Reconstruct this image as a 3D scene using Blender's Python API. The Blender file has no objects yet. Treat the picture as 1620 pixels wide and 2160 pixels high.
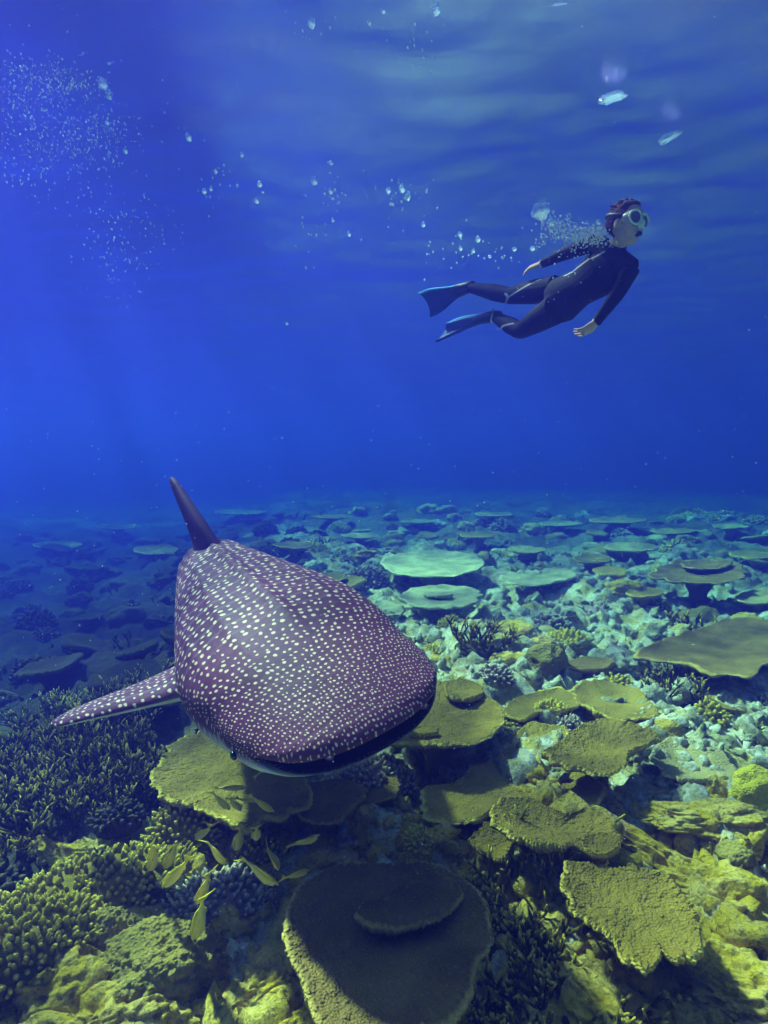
import bpy, math, random
import numpy as np
from mathutils import Vector, Matrix
rad = math.radians
scene = bpy.context.scene
COL = scene.collection

# ------------------------------------------------------------------ camera
F_PX = 1287.0                      # focal length in photograph pixels (1620 x 2160)
PITCH = rad(5.3)
ZC = 2.2                           # camera height over the reef
cam_data = bpy.data.cameras.new('camera')
cam_data.sensor_fit = 'VERTICAL'
cam_data.sensor_height = 36.0
cam_data.lens = 36.0 * F_PX / 2160.0
cam_data.clip_start = 0.02
cam_data.clip_end = 600.0
cam = bpy.data.objects.new('camera', cam_data)
COL.objects.link(cam)
cam.location = (0, 0, ZC)
cam.rotation_euler = (math.pi / 2 - PITCH, 0, 0)
scene.camera = cam

# ------------------------------------------------------------------ sky and sun
SUN_EL, SUN_ROT = rad(51), rad(-46)      # ahead of the camera, to its left
world = bpy.data.worlds.new('World')
scene.world = world
world.use_nodes = True
wt = world.node_tree
bg = wt.nodes['Background']
sky = wt.nodes.new('ShaderNodeTexSky')
sky.sky_type = 'NISHITA'
sky.sun_disc = False
sky.sun_elevation = SUN_EL
sky.sun_rotation = SUN_ROT
wt.links.new(sky.outputs[0], bg.inputs[0])
bg.inputs[1].default_value = 0.12
sun_data = bpy.data.lights.new('sun', 'SUN')
sun_data.energy = 5.0
sun_data.angle = rad(3.0)
sun_data.color = (1.0, 0.94, 0.85)
sun = bpy.data.objects.new('sun', sun_data)
COL.objects.link(sun)
sd = Vector((math.sin(SUN_ROT) * math.cos(SUN_EL), math.cos(SUN_ROT) * math.cos(SUN_EL), math.sin(SUN_EL)))
sun.rotation_euler = sd.to_track_quat('Z', 'Y').to_euler()
sun.location = sd * 60

# ------------------------------------------------------------------ exposure, render
vs = scene.view_settings
vs.view_transform = 'Standard'
vs.look = 'None'
vs.exposure = 1.75
vs.gamma = 1.0
vs.use_curve_mapping = False
scene.render.engine = 'CYCLES'
cy = scene.cycles
cy.use_denoising = True
cy.max_bounces = 4
cy.diffuse_bounces = 2
cy.glossy_bounces = 3
cy.transmission_bounces = 4
cy.volume_bounces = 1
cy.transparent_max_bounces = 12
cy.caustics_reflective = False
cy.caustics_refractive = False
cy.sample_clamp_indirect = 4.0
cy.use_adaptive_sampling = True
cy.adaptive_threshold = 0.03
cy.use_light_tree = False

# ------------------------------------------------------------------ helpers
rng = np.random.default_rng(11)
random.seed(11)
FWD = np.array([0, math.cos(PITCH), -math.sin(PITCH)])
UPV = np.array([0, math.sin(PITCH), math.cos(PITCH)])
CAM = np.array([0, 0, ZC])


def ray(px, py):
    return np.array([(px - 810) / F_PX, 0, 0]) + UPV * ((1080 - py) / F_PX) + FWD


def at(px, py, depth):                       # a pixel at a distance along the view axis
    return CAM + ray(px, py) * depth


def on_plane(px, py, z):                     # a pixel on a horizontal plane
    d = ray(px, py)
    return CAM + d * ((z - ZC) / d[2])


def smooth(a, b, x):
    t = np.clip((x - a) / (b - a), 0, 1)
    return t * t * (3 - 2 * t)


def _hash(i, j, k, seed):
    h = (i.astype(np.int64) * 374761393 + j.astype(np.int64) * 668265263 + k.astype(np.int64) * 2147483647 + seed * 974711) & 0x7fffffff
    h = ((h ^ (h >> 13)) * 1274126177) & 0x7fffffff
    h = ((h ^ (h >> 15)) * 461845907) & 0x7fffffff
    return ((h ^ (h >> 14)) & 0xffff) / 65535.0


def vnoise(P, seed=0):                       # value noise, -1..1
    P = np.asarray(P, float)
    I = np.floor(P)
    f = P - I
    f = f * f * f * (f * (f * 6 - 15) + 10)
    I = I.astype(np.int64)
    r = 0
    for dx in (0, 1):
        wx = f[:, 0] if dx else 1 - f[:, 0]
        for dy in (0, 1):
            wy = f[:, 1] if dy else 1 - f[:, 1]
            for dz in (0, 1):
                wz = f[:, 2] if dz else 1 - f[:, 2]
                r = r + wx * wy * wz * _hash(I[:, 0] + dx, I[:, 1] + dy, I[:, 2] + dz, seed)
    return r * 2 - 1


def fbm(P, octaves=4, seed=0, gain=0.5):
    s, a = 0, 1.0
    P = np.asarray(P, float)
    for o in range(octaves):
        s = s + a * vnoise(P * 2.03 ** o + 17.3 * o, seed + o)
        a *= gain
    return s


def worley(P, seed=0):                       # nearest feature point distance (2d or 3d), cell size 1
    P = np.asarray(P, float)
    I = np.floor(P).astype(np.int64)
    best = np.full(len(P), 9.0)
    for dx in (-1, 0, 1):
        for dy in (-1, 0, 1):
            for dz in (-1, 0, 1):
                c = I + (dx, dy, dz)
                fx = c[:, 0] + _hash(c[:, 0], c[:, 1], c[:, 2], seed)
                fy = c[:, 1] + _hash(c[:, 0], c[:, 1], c[:, 2], seed + 7)
                fz = c[:, 2] + _hash(c[:, 0], c[:, 1], c[:, 2], seed + 13)
                d = (P[:, 0] - fx) ** 2 + (P[:, 1] - fy) ** 2 + (P[:, 2] - fz) ** 2
                best = np.minimum(best, d)
    return np.sqrt(best)


def mesh(name, V, faces, attrs=None, uv=None, mat_index=None, smooth_shade=True):
    """faces: list of (n,3) / (n,4) index arrays."""
    V = np.asarray(V, np.float32)
    me = bpy.data.meshes.new(name)
    me.vertices.add(len(V))
    me.vertices.foreach_set('co', V.ravel())
    faces = [np.asarray(f, np.int32) for f in faces if len(f)]
    nl = sum(f.size for f in faces)
    npoly = sum(len(f) for f in faces)
    me.loops.add(nl)
    me.polygons.add(npoly)
    li = np.concatenate([f.ravel() for f in faces])
    sizes = np.concatenate([np.full(len(f), f.shape[1], np.int32) for f in faces])
    starts = np.concatenate([[0], np.cumsum(sizes)[:-1]]).astype(np.int32)
    me.loops.foreach_set('vertex_index', li)
    me.polygons.foreach_set('loop_start', starts)
    me.polygons.foreach_set('use_smooth', np.full(npoly, smooth_shade, bool))
    if mat_index is not None:
        me.polygons.foreach_set('material_index', np.asarray(mat_index, np.int32))
    me.update(calc_edges=True)
    me.validate()
    for k, a in (attrs or {}).items():
        at_ = me.attributes.new(k, 'FLOAT', 'POINT')
        at_.data.foreach_set('value', np.asarray(a, np.float32))
    if uv is not None:
        l = me.uv_layers.new(name='UVMap')
        l.data.foreach_set('uv', np.asarray(uv, np.float32)[li].ravel())
    return me


def obj(name, me, mats=(), parent=None, loc=None):
    o = bpy.data.objects.new(name, me)
    COL.objects.link(o)
    if me is not None and mats:
        for m in (mats if isinstance(mats, (list, tuple)) else [mats]):
            me.materials.append(m)
    if parent is not None:
        o.parent = parent
    if loc is not None:
        o.location = tuple(float(c) for c in loc)
    return o


def tag(o, label=None, cat=None, group=None, kind=None):
    if label: o['label'] = label
    if cat: o['category'] = cat
    if group: o['group'] = group
    if kind: o['kind'] = kind
    return o


def empty(name, loc=(0, 0, 0)):
    o = bpy.data.objects.new(name, None)
    COL.objects.link(o)
    o.location = tuple(float(c) for c in loc)
    o.empty_display_size = 0.1
    return o


def grid_faces(nu, nv, wrap_v=False, off=0):
    """quads of a (nu, nv) vertex grid."""
    i = np.arange(nu - 1)[:, None]
    j = np.arange(nv if wrap_v else nv - 1)[None, :]
    a = i * nv + j
    b = i * nv + (j + 1) % nv
    return np.stack([a, b, b + nv, a + nv], -1).reshape(-1, 4) + off


class Batch:
    """collects pieces of ONE object."""
    def __init__(s):
        s.V, s.Q, s.T, s.A, s.n = [], [], [], {}, 0

    def add(s, V, Q=None, T=None, **attrs):
        V = np.asarray(V, float)
        if Q is not None and len(Q): s.Q.append(np.asarray(Q) + s.n)
        if T is not None and len(T): s.T.append(np.asarray(T) + s.n)
        for k, a in attrs.items():
            s.A.setdefault(k, []).append(np.broadcast_to(np.asarray(a, float), (len(V),)))
        s.V.append(V)
        s.n += len(V)

    def build(s, name):
        f = []
        if s.Q: f.append(np.concatenate(s.Q))
        if s.T: f.append(np.concatenate(s.T))
        return mesh(name, np.concatenate(s.V), f, {k: np.concatenate(a) for k, a in s.A.items()})


def frame_of(d, hint=(0, 0, 1)):
    d = np.asarray(d, float); d = d / (np.linalg.norm(d) + 1e-9)
    h = np.asarray(hint, float)
    if abs(d @ h) > 0.95 * np.linalg.norm(h): h = np.array([1.0, 0.1, 0])
    a = np.cross(h, d); a /= np.linalg.norm(a)
    return a, np.cross(d, a), d


def tube(pts, radii, sides=6, cap0=True, wide=None, flat=None):
    """rounded tapering tube through points; returns V, Q, T, t (0..1 along). wide/flat: elliptical radii."""
    pts = np.asarray(pts, float)
    n = len(pts)
    tang = np.gradient(pts, axis=0)
    th = np.arange(sides) / sides * 2 * math.pi
    V, t = [], []
    hint = np.array([0.13, 0.21, 0.97]) if wide is None else np.asarray(wide, float)
    for k in range(n):
        d = tang[k] / (np.linalg.norm(tang[k]) + 1e-9)
        a = hint - d * (hint @ d)
        if np.linalg.norm(a) < 0.1:
            a = np.array([1.0, 0, 0]) - d * d[0]
        a /= np.linalg.norm(a)
        b = np.cross(d, a)
        ra = radii[k]
        rb = ra if flat is None else flat[k]
        V.append(pts[k] + ra * np.cos(th)[:, None] * a + rb * np.sin(th)[:, None] * b)
        t.append(np.full(sides, k / (n - 1)))
    V = np.concatenate(V); t = np.concatenate(t)
    Q = grid_faces(n, sides, True)
    d1 = tang[-1] / (np.linalg.norm(tang[-1]) + 1e-9)
    r1 = radii[-1] if flat is None else min(radii[-1], flat[-1])
    V = np.vstack([V, pts[-1] + d1 * r1 * 0.7, pts[0] - (tang[0] / (np.linalg.norm(tang[0]) + 1e-9)) * (radii[0] * 0.6 if cap0 else 0)])
    t = np.concatenate([t, [1.0, 0.0]])
    j = np.arange(sides)
    e = (n - 1) * sides
    T = np.concatenate([np.stack([e + j, e + (j + 1) % sides, np.full(sides, n * sides)], 1),
                        np.stack([(j + 1) % sides, j, np.full(sides, n * sides + 1)], 1)])
    return V, Q, T, t


def ico(sub):
    p = (1 + 5 ** .5) / 2
    V = [(-1, p, 0), (1, p, 0), (-1, -p, 0), (1, -p, 0), (0, -1, p), (0, 1, p), (0, -1, -p), (0, 1, -p), (p, 0, -1), (p, 0, 1), (-p, 0, -1), (-p, 0, 1)]
    V = [np.array(v) / np.linalg.norm(v) for v in V]
    T = [(0, 11, 5), (0, 5, 1), (0, 1, 7), (0, 7, 10), (0, 10, 11), (1, 5, 9), (5, 11, 4), (11, 10, 2), (10, 7, 6), (7, 1, 8),
         (3, 9, 4), (3, 4, 2), (3, 2, 6), (3, 6, 8), (3, 8, 9), (4, 9, 5), (2, 4, 11), (6, 2, 10), (8, 6, 7), (9, 8, 1)]
    for _ in range(sub):
        cache, N = {}, []
        def mid(a, b):
            k = (min(a, b), max(a, b))
            if k not in cache:
                m = V[a] + V[b]
                V.append(m / np.linalg.norm(m)); cache[k] = len(V) - 1
            return cache[k]
        for a, b, c in T:
            x, y, z = mid(a, b), mid(b, c), mid(c, a)
            N += [(a, x, z), (b, y, x), (c, z, y), (x, y, z)]
        T = N
    return np.array(V), np.array(T)


ICO = {k: ico(k) for k in (0, 1, 2, 3, 4, 5)}

# ------------------------------------------------------------------ material helpers


def new_mat(name):
    m = bpy.data.materials.new(name)
    m.use_nodes = True
    nt = m.node_tree
    b = nt.nodes['Principled BSDF']
    b.inputs['Roughness'].default_value = 0.85
    b.inputs['Specular IOR Level'].default_value = 0.15
    return m, nt, b


def nd(nt, t, **kw):
    n = nt.nodes.new('ShaderNode' + t)
    for k, v in kw.items():
        if k.startswith('i_'):
            n.inputs[k[2:].replace('_', ' ')].default_value = v
        else:
            setattr(n, k, v)
    return n


def mixc(nt, fac, a, b, blend='MIX'):
    n = nt.nodes.new('ShaderNodeMix')
    n.data_type = 'RGBA'
    n.blend_type = blend
    for s, v in ((0, fac), (6, a), (7, b)):
        if hasattr(v, 'links') or isinstance(v, bpy.types.NodeSocket): nt.links.new(v, n.inputs[s])
        elif isinstance(v, tuple): n.inputs[s].default_value = (*v[:3], 1)
        else: n.inputs[s].default_value = v
    return n.outputs[2]


def ramp(nt, src, lo, hi):
    n = nt.nodes.new('ShaderNodeMapRange')
    n.interpolation_type = 'SMOOTHSTEP'
    nt.links.new(src, n.inputs[0])
    n.inputs[1].default_value, n.inputs[2].default_value = lo, hi
    return n.outputs[0]


def math_(nt, op, a, b=None):
    n = nt.nodes.new('ShaderNodeMath')
    n.operation = op
    for i, v in enumerate((a, b)):
        if v is None: continue
        if isinstance(v, bpy.types.NodeSocket): nt.links.new(v, n.inputs[i])
        else: n.inputs[i].default_value = v
    return n.outputs[0]


def bump(nt, b, h, strength=0.5, dist=0.01, prev=None):
    n = nt.nodes.new('ShaderNodeBump')
    n.inputs['Strength'].default_value = strength
    n.inputs['Distance'].default_value = dist
    nt.links.new(h, n.inputs['Height'])
    if prev is not None: nt.links.new(prev, n.inputs['Normal'])
    if b is not None: nt.links.new(n.outputs[0], b.inputs['Normal'])
    return n.outputs[0]


def tex_noise(nt, scale, detail=4, vec=None, rough=0.55):
    n = nt.nodes.new('ShaderNodeTexNoise')
    n.inputs['Scale'].default_value = scale
    n.inputs['Detail'].default_value = detail
    n.inputs['Roughness'].default_value = rough
    if vec is not None: nt.links.new(vec, n.inputs['Vector'])
    return n.outputs[0]


def tex_vor(nt, scale, vec=None, feature='F1', rnd=1.0):
    n = nt.nodes.new('ShaderNodeTexVoronoi')
    n.feature = feature
    n.inputs['Scale'].default_value = scale
    n.inputs['Randomness'].default_value = rnd
    if vec is not None: nt.links.new(vec, n.inputs['Vector'])
    return n.outputs['Distance']


def attr(nt, name):
    n = nt.nodes.new('ShaderNodeAttribute')
    n.attribute_name = name
    return n.outputs['Fac']


def pos(nt):
    return nt.nodes.new('ShaderNodeNewGeometry').outputs['Position']


def plain(name, col, rough=0.6, spec=0.3, **kw):
    m, nt, b = new_mat(name)
    n = tex_noise(nt, kw.get('scale', 30), 3)
    c = mixc(nt, n, tuple(x * 0.8 for x in col), tuple(min(1, x * 1.2) for x in col))
    nt.links.new(c, b.inputs['Base Color'])
    b.inputs['Roughness'].default_value = rough
    b.inputs['Specular IOR Level'].default_value = spec
    return m


def coral_mat(name, base, tip, patch=None, grain=85.0, bump_d=0.012, patch_at=(0.52, 0.66)):
    """base colour of the living tissue, paler growing tips / rims, patches of another encrusting colour."""
    m, nt, b = new_mat(name)
    p = pos(nt)
    v = tex_vor(nt, grain, p)
    n1 = tex_noise(nt, 3.2, 5, p)
    n2 = tex_noise(nt, 22, 4, p)
    c = mixc(nt, ramp(nt, n1, 0.3, 0.7), tuple(x * 0.72 for x in base), tuple(x * 1.25 for x in base))
    c = mixc(nt, math_(nt, 'MULTIPLY', ramp(nt, n2, 0.55, 0.75), 0.5), c, tuple(x * 1.7 for x in base))
    if patch:
        n3 = tex_noise(nt, 5.5, 4, p)
        c = mixc(nt, ramp(nt, n3, *patch_at), c, patch)
    c = mixc(nt, math_(nt, 'MULTIPLY', ramp(nt, v, 0.35, 0.05), 0.35), c, tip)
    c = mixc(nt, attr(nt, 'tip'), c, tip)
    nt.links.new(c, b.inputs['Base Color'])
    b.inputs['Roughness'].default_value = 0.95
    b.inputs['Specular IOR Level'].default_value = 0.05
    inv = math_(nt, 'SUBTRACT', 1.0, v)
    h = bump(nt, None, inv, 0.8, bump_d)
    bump(nt, b, n2, 0.3, 0.015, h)
    return m


def rock_mat(name, pale, algae, dark, pink=(0.50, 0.24, 0.20), darkened=False):
    m, nt, b = new_mat(name)
    p = pos(nt)
    n1 = tex_noise(nt, 1.3, 6, p, 0.65)
    n2 = tex_noise(nt, 6.0, 6, p, 0.65)
    n3 = tex_noise(nt, 38, 5, p, 0.7)
    n4 = tex_noise(nt, 2.1, 3, p)
    c = mixc(nt, ramp(nt, n2, 0.38, 0.62), algae, pale)
    c = mixc(nt, math_(nt, 'MULTIPLY', ramp(nt, n1, 0.52, 0.68), 0.7), c, dark)
    c = mixc(nt, math_(nt, 'MULTIPLY', ramp(nt, n4, 0.56, 0.72), 0.55), c, pink)
    c = mixc(nt, math_(nt, 'MULTIPLY', ramp(nt, n3, 0.48, 0.68), 0.6), c, tuple(x * 0.35 for x in dark))
    if darkened:                                   # darker on the left slope; far bed darkened in place of haze
        c = mixc(nt, attr(nt, 'darkened'), c, mixc(nt, n2, (0.030, 0.024, 0.018), (0.075, 0.060, 0.040)))
    nt.links.new(c, b.inputs['Base Color'])
    b.inputs['Roughness'].default_value = 1.0
    b.inputs['Specular IOR Level'].default_value = 0.03
    h = bump(nt, None, n3, 0.9, 0.03)
    bump(nt, b, n2, 0.7, 0.08, h)
    return m


M_ROCK = rock_mat('reef_rock', (0.82, 0.57, 0.13), (0.70, 0.46, 0.02), (0.18, 0.11, 0.04))
M_PALE = rock_mat('pale_reef_rock', (0.76, 0.70, 0.52), (0.46, 0.40, 0.18), (0.16, 0.13, 0.09))
M_FLOOR = rock_mat('reef_floor', (0.82, 0.72, 0.50), (0.56, 0.42, 0.10), (0.16, 0.11, 0.05), darkened=True)
M_TABLE = coral_mat('table_coral_tissue', (0.32, 0.205, 0.030), (0.86, 0.62, 0.10))
M_TABLE_DARK = coral_mat('table_coral_brown', (0.22, 0.135, 0.035), (0.66, 0.46, 0.10))
M_TABLE_PALE = coral_mat('table_coral_pale', (0.50, 0.45, 0.22), (0.80, 0.72, 0.36))
M_FINGER = coral_mat('finger_coral_tissue', (0.25, 0.175, 0.025), (0.88, 0.66, 0.07), grain=120, bump_d=0.006)
M_FINGER_BLUE = coral_mat('finger_coral_grey', (0.28, 0.19, 0.17), (0.80, 0.68, 0.42), grain=120, bump_d=0.006)
M_STAG = coral_mat('staghorn_tissue', (0.17, 0.115, 0.02), (0.90, 0.68, 0.08), grain=130, bump_d=0.004)
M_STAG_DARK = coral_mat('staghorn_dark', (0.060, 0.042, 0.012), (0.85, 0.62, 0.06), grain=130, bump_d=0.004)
M_BOULDER = coral_mat('boulder_coral_tissue', (0.22, 0.155, 0.035), (0.50, 0.37, 0.07), grain=60, bump_d=0.015)
M_ALGAE = coral_mat('yellow_algae_crust', (0.66, 0.50, 0.03), (0.88, 0.68, 0.08), grain=90)
M_DARK = coral_mat('dark_slope_coral', (0.050, 0.038, 0.022), (0.15, 0.12, 0.05), grain=60)  # one dark colour for every head on the left slope

# ------------------------------------------------------------------ water: surface and body
SURF_Z = ZC + 3.0


def polar_grid(r0, r1, nr, fine, coarse, span=62):
    r = np.geomspace(r0, r1, nr)
    a = np.concatenate([np.linspace(-span, span, fine, endpoint=False), np.linspace(span, 360 - span, coarse, endpoint=False)])
    a = np.radians(a)
    X = r[:, None] * np.sin(a)[None]
    Y = r[:, None] * np.cos(a)[None]
    return X.ravel(), Y.ravel(), nr, len(a)


X, Y, nr, na = polar_grid(0.4, 150, 330, 420, 120, 60)
rr = np.hypot(X, Y)
zero = X * 0
Zs = 0.05 * fbm(np.stack([X * 0.42, Y * 0.62, zero], 1), 3, 5) + 0.020 * fbm(np.stack([X * 1.7 + Y * 0.5, Y * 2.6, zero + 3], 1), 2, 9)
Zs *= smooth(110, 40, rr)
V = np.stack([X, Y, SURF_Z + Zs], 1)
V = np.vstack([V, [[0, 0, SURF_Z]]])
c0 = len(V) - 1
j = np.arange(na)
surf_me = mesh('water_surface', V, [grid_faces(nr, na, True), np.stack([np.full(na, c0), (j + 1) % na, j], 1)])
m = bpy.data.materials.new('water_surface_from_below')
m.use_nodes = True
nt = m.node_tree
nt.nodes.remove(nt.nodes['Principled BSDF'])
p = pos(nt)
mp = nd(nt, 'Mapping'); mp.inputs['Scale'].default_value = (1.0, 1.6, 1.0); nt.links.new(p, mp.inputs[0])
rip = tex_noise(nt, 3.0, 2, mp.outputs[0], 0.5)
nrm = bump(nt, None, rip, 0.2, 0.03)
fr = nd(nt, 'Fresnel'); fr.inputs['IOR'].default_value = 1.333; nt.links.new(nrm, fr.inputs['Normal'])
gl = nd(nt, 'BsdfGlossy'); gl.inputs['Roughness'].default_value = 0.28; nt.links.new(nrm, gl.inputs['Normal'])
gl.inputs['Color'].default_value = (0.82, 0.58, 0.88, 1)
tr = nd(nt, 'BsdfTransparent')
# noise pattern added to the transparency, shaping sunlight into shafts and dapple
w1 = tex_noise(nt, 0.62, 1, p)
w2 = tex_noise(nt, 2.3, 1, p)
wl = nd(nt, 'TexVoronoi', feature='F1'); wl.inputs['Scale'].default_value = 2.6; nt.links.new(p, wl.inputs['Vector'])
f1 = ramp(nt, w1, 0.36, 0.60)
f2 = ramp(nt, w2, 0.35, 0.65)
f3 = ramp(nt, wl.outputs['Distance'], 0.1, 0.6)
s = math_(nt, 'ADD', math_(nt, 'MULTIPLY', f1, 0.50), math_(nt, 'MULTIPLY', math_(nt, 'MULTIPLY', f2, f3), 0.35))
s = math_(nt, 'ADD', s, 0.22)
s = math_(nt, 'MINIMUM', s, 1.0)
cr = nd(nt, 'CombineColor')
for i in range(3): nt.links.new(s, cr.inputs[i])
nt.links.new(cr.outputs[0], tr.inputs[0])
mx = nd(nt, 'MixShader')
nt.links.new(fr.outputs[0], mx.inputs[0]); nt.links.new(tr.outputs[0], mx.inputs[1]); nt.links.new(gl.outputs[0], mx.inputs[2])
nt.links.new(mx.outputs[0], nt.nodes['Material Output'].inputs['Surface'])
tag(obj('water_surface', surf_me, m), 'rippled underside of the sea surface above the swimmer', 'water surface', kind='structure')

# the water itself, an even volume round everything
D_W = 0.40
SIG_S = (0.0036, 0.0038, 0.041)
SIG_A = (0.118, 0.043, 0.027)


def box_mesh(name, lo, hi):
    x0, y0, z0 = lo; x1, y1, z1 = hi
    V = [(x0, y0, z0), (x1, y0, z0), (x1, y1, z0), (x0, y1, z0), (x0, y0, z1), (x1, y0, z1), (x1, y1, z1), (x0, y1, z1)]
    Q = [(0, 3, 2, 1), (4, 5, 6, 7), (0, 1, 5, 4), (1, 2, 6, 5), (2, 3, 7, 6), (3, 0, 4, 7)]
    return mesh(name, V, [Q], smooth_shade=False)


m = bpy.data.materials.new('sea_water')
m.use_nodes = True
nt = m.node_tree
nt.nodes.remove(nt.nodes['Principled BSDF'])
pv = nd(nt, 'VolumePrincipled')
colr = [s_ / D_W for s_ in SIG_S]
absr = [(1 - min(1, a_ / D_W / (1 - c_))) ** 2 for a_, c_ in zip(SIG_A, colr)]
pv.inputs['Color'].default_value = (*colr, 1)
pv.inputs['Absorption Color'].default_value = (*absr, 1)
pv.inputs['Density'].default_value = D_W
pv.inputs['Anisotropy'].default_value = 0.50
nt.links.new(pv.outputs[0], nt.nodes['Material Output'].inputs['Volume'])
tag(obj('haze', box_mesh('haze', (-160, -160, -10.0), (160, 160, SURF_Z + 0.5)), m), 'clear blue sea water filling the whole scene', 'water', kind='stuff')

# ------------------------------------------------------------------ sea bed


def floor_z(x, y, fine=True):
    x = np.atleast_1d(np.asarray(x, float)); y = np.atleast_1d(np.asarray(y, float))
    z0 = x * 0
    P = np.stack([x, y, z0], 1)
    h = 0.22 * fbm(P * 0.33, 3, 21) + 0.10 * (np.abs(fbm(P * 0.9, 3, 33)) * 1.6 - 0.4)
    h -= 1.0 * smooth(-0.4, -6.5, x + 0.12 * y) * smooth(2.8, 5.0, y)       # the reef drops away beyond the shark
    h -= 2.6 * smooth(16, 110, np.hypot(x, y))                               # and slopes off into deep water
    if fine:
        w = 1 - np.minimum(worley(P * 3.1 + 0.35 * fbm(P * 3, 2, 3)[:, None], 41), 1)
        h += 0.16 * w * w + 0.05 * fbm(P * 4.3, 4, 51) + 0.018 * fbm(P * 17, 3, 61)
    return h - 0.12


X, Y, nr, na = polar_grid(0.35, 155, 470, 560, 90, 52)
Z = floor_z(X, Y)
V = np.vstack([np.stack([X, Y, Z], 1), [[0, 0, float(Z[:na].mean())]]])
c0 = len(V) - 1
j = np.arange(na)
darkened = smooth(-0.3, -2.6, V[:, 0] + 0.10 * V[:, 1] + 1.1 * fbm(V * (0.55, 0.55, 0), 4, 88)) * smooth(2.2, 3.4, V[:, 1]) * smooth(45, 25, V[:, 1])  # darker colour over the left slope
darkened = np.maximum(darkened, 0.85 * smooth(8, 22, np.hypot(V[:, 0], V[:, 1]) + 2.5 * fbm(V * (0.3, 0.3, 0), 3, 90)))       # far bed darkened, painting in its fade into the water
floor_me = mesh('sea_bed', V, [grid_faces(nr, na, True), np.stack([np.full(na, c0), (j + 1) % na, j], 1)], {'darkened': darkened})
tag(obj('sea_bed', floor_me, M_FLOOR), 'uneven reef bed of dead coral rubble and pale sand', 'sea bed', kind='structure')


def fz(x, y):
    return float(floor_z(x, y)[0])

# ------------------------------------------------------------------ whale shark
def shark_rot(yaw, pit, rol):
    c, s = math.cos, math.sin
    Rz = lambda a: np.array([[c(a), -s(a), 0], [s(a), c(a), 0], [0, 0, 1]])
    Ry = lambda a: np.array([[c(a), 0, s(a)], [0, 1, 0], [-s(a), 0, c(a)]])
    Rx = lambda a: np.array([[1, 0, 0], [0, c(a), -s(a)], [0, s(a), c(a)]])
    return Rz(-math.pi / 2 + yaw) @ Ry(pit) @ Rx(rol)


SH_R = shark_rot(0.53, 0.035, 0.25)
SH_T = np.array([0.005, 2.276, 1.095])
SH_S = 1.017
TAIL_Y, TAIL_Z = 0.02, 0.14


def shark_world(P):                       # local: X forward, Y the shark's left, Z up; the spine bends a little
    P = np.array(P, float) * SH_S
    x = P[:, 0].copy()
    tail = np.minimum(x + 2.5, 0) ** 2
    P[:, 1] += 0.022 * np.minimum(x + 0.6, 0) ** 2 + TAIL_Y * tail
    P[:, 2] -= TAIL_Z * tail
    return P @ SH_R.T + SH_T


#   d     half-width top   bottom
PROFILE = np.array([
    [0.00, 0.395, 0.052, 0.064],
    [0.03, 0.425, 0.082, 0.078],
    [0.10, 0.450, 0.115, 0.098],
    [0.25, 0.485, 0.165, 0.180],
    [0.50, 0.520, 0.230, 0.250],
    [0.90, 0.545, 0.310, 0.320],
    [1.30, 0.520, 0.350, 0.355],
    [1.80, 0.440, 0.365, 0.350],
    [2.40, 0.345, 0.350, 0.310],
    [3.00, 0.265, 0.300, 0.250],
    [3.60, 0.190, 0.230, 0.190],
    [4.20, 0.125, 0.160, 0.130],
    [4.70, 0.080, 0.105, 0.085],
    [5.10, 0.055, 0.080, 0.060]])
INNER = np.array([                        # the inside of the mouth, from the throat out to the lip
    [0.60, 0.25, 0.020, 0.030],
    [0.30, 0.33, 0.026, 0.040],
    [0.12, 0.365, 0.022, 0.054],
    [0.03, 0.380, 0.016, 0.056],
    [0.005, 0.388, 0.032, 0.060]])
NS, NTH = 190, 200
ds = np.concatenate([np.linspace(0, 0.5, 60, endpoint=False), np.linspace(0.5, 5.1, NS - 60)])


def spline(x, xp, fp):                    # smooth interpolation (monotone cubic-ish)
    m_ = np.gradient(fp, xp)
    i = np.clip(np.searchsorted(xp, x) - 1, 0, len(xp) - 2)
    h = xp[i + 1] - xp[i]
    t = (x - xp[i]) / h
    return ((1 + 2 * t) * (1 - t) ** 2 * fp[i] + t * (1 - t) ** 2 * h * m_[i] + t * t * (3 - 2 * t) * fp[i + 1] + t * t * (t - 1) * h * m_[i + 1])


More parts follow.
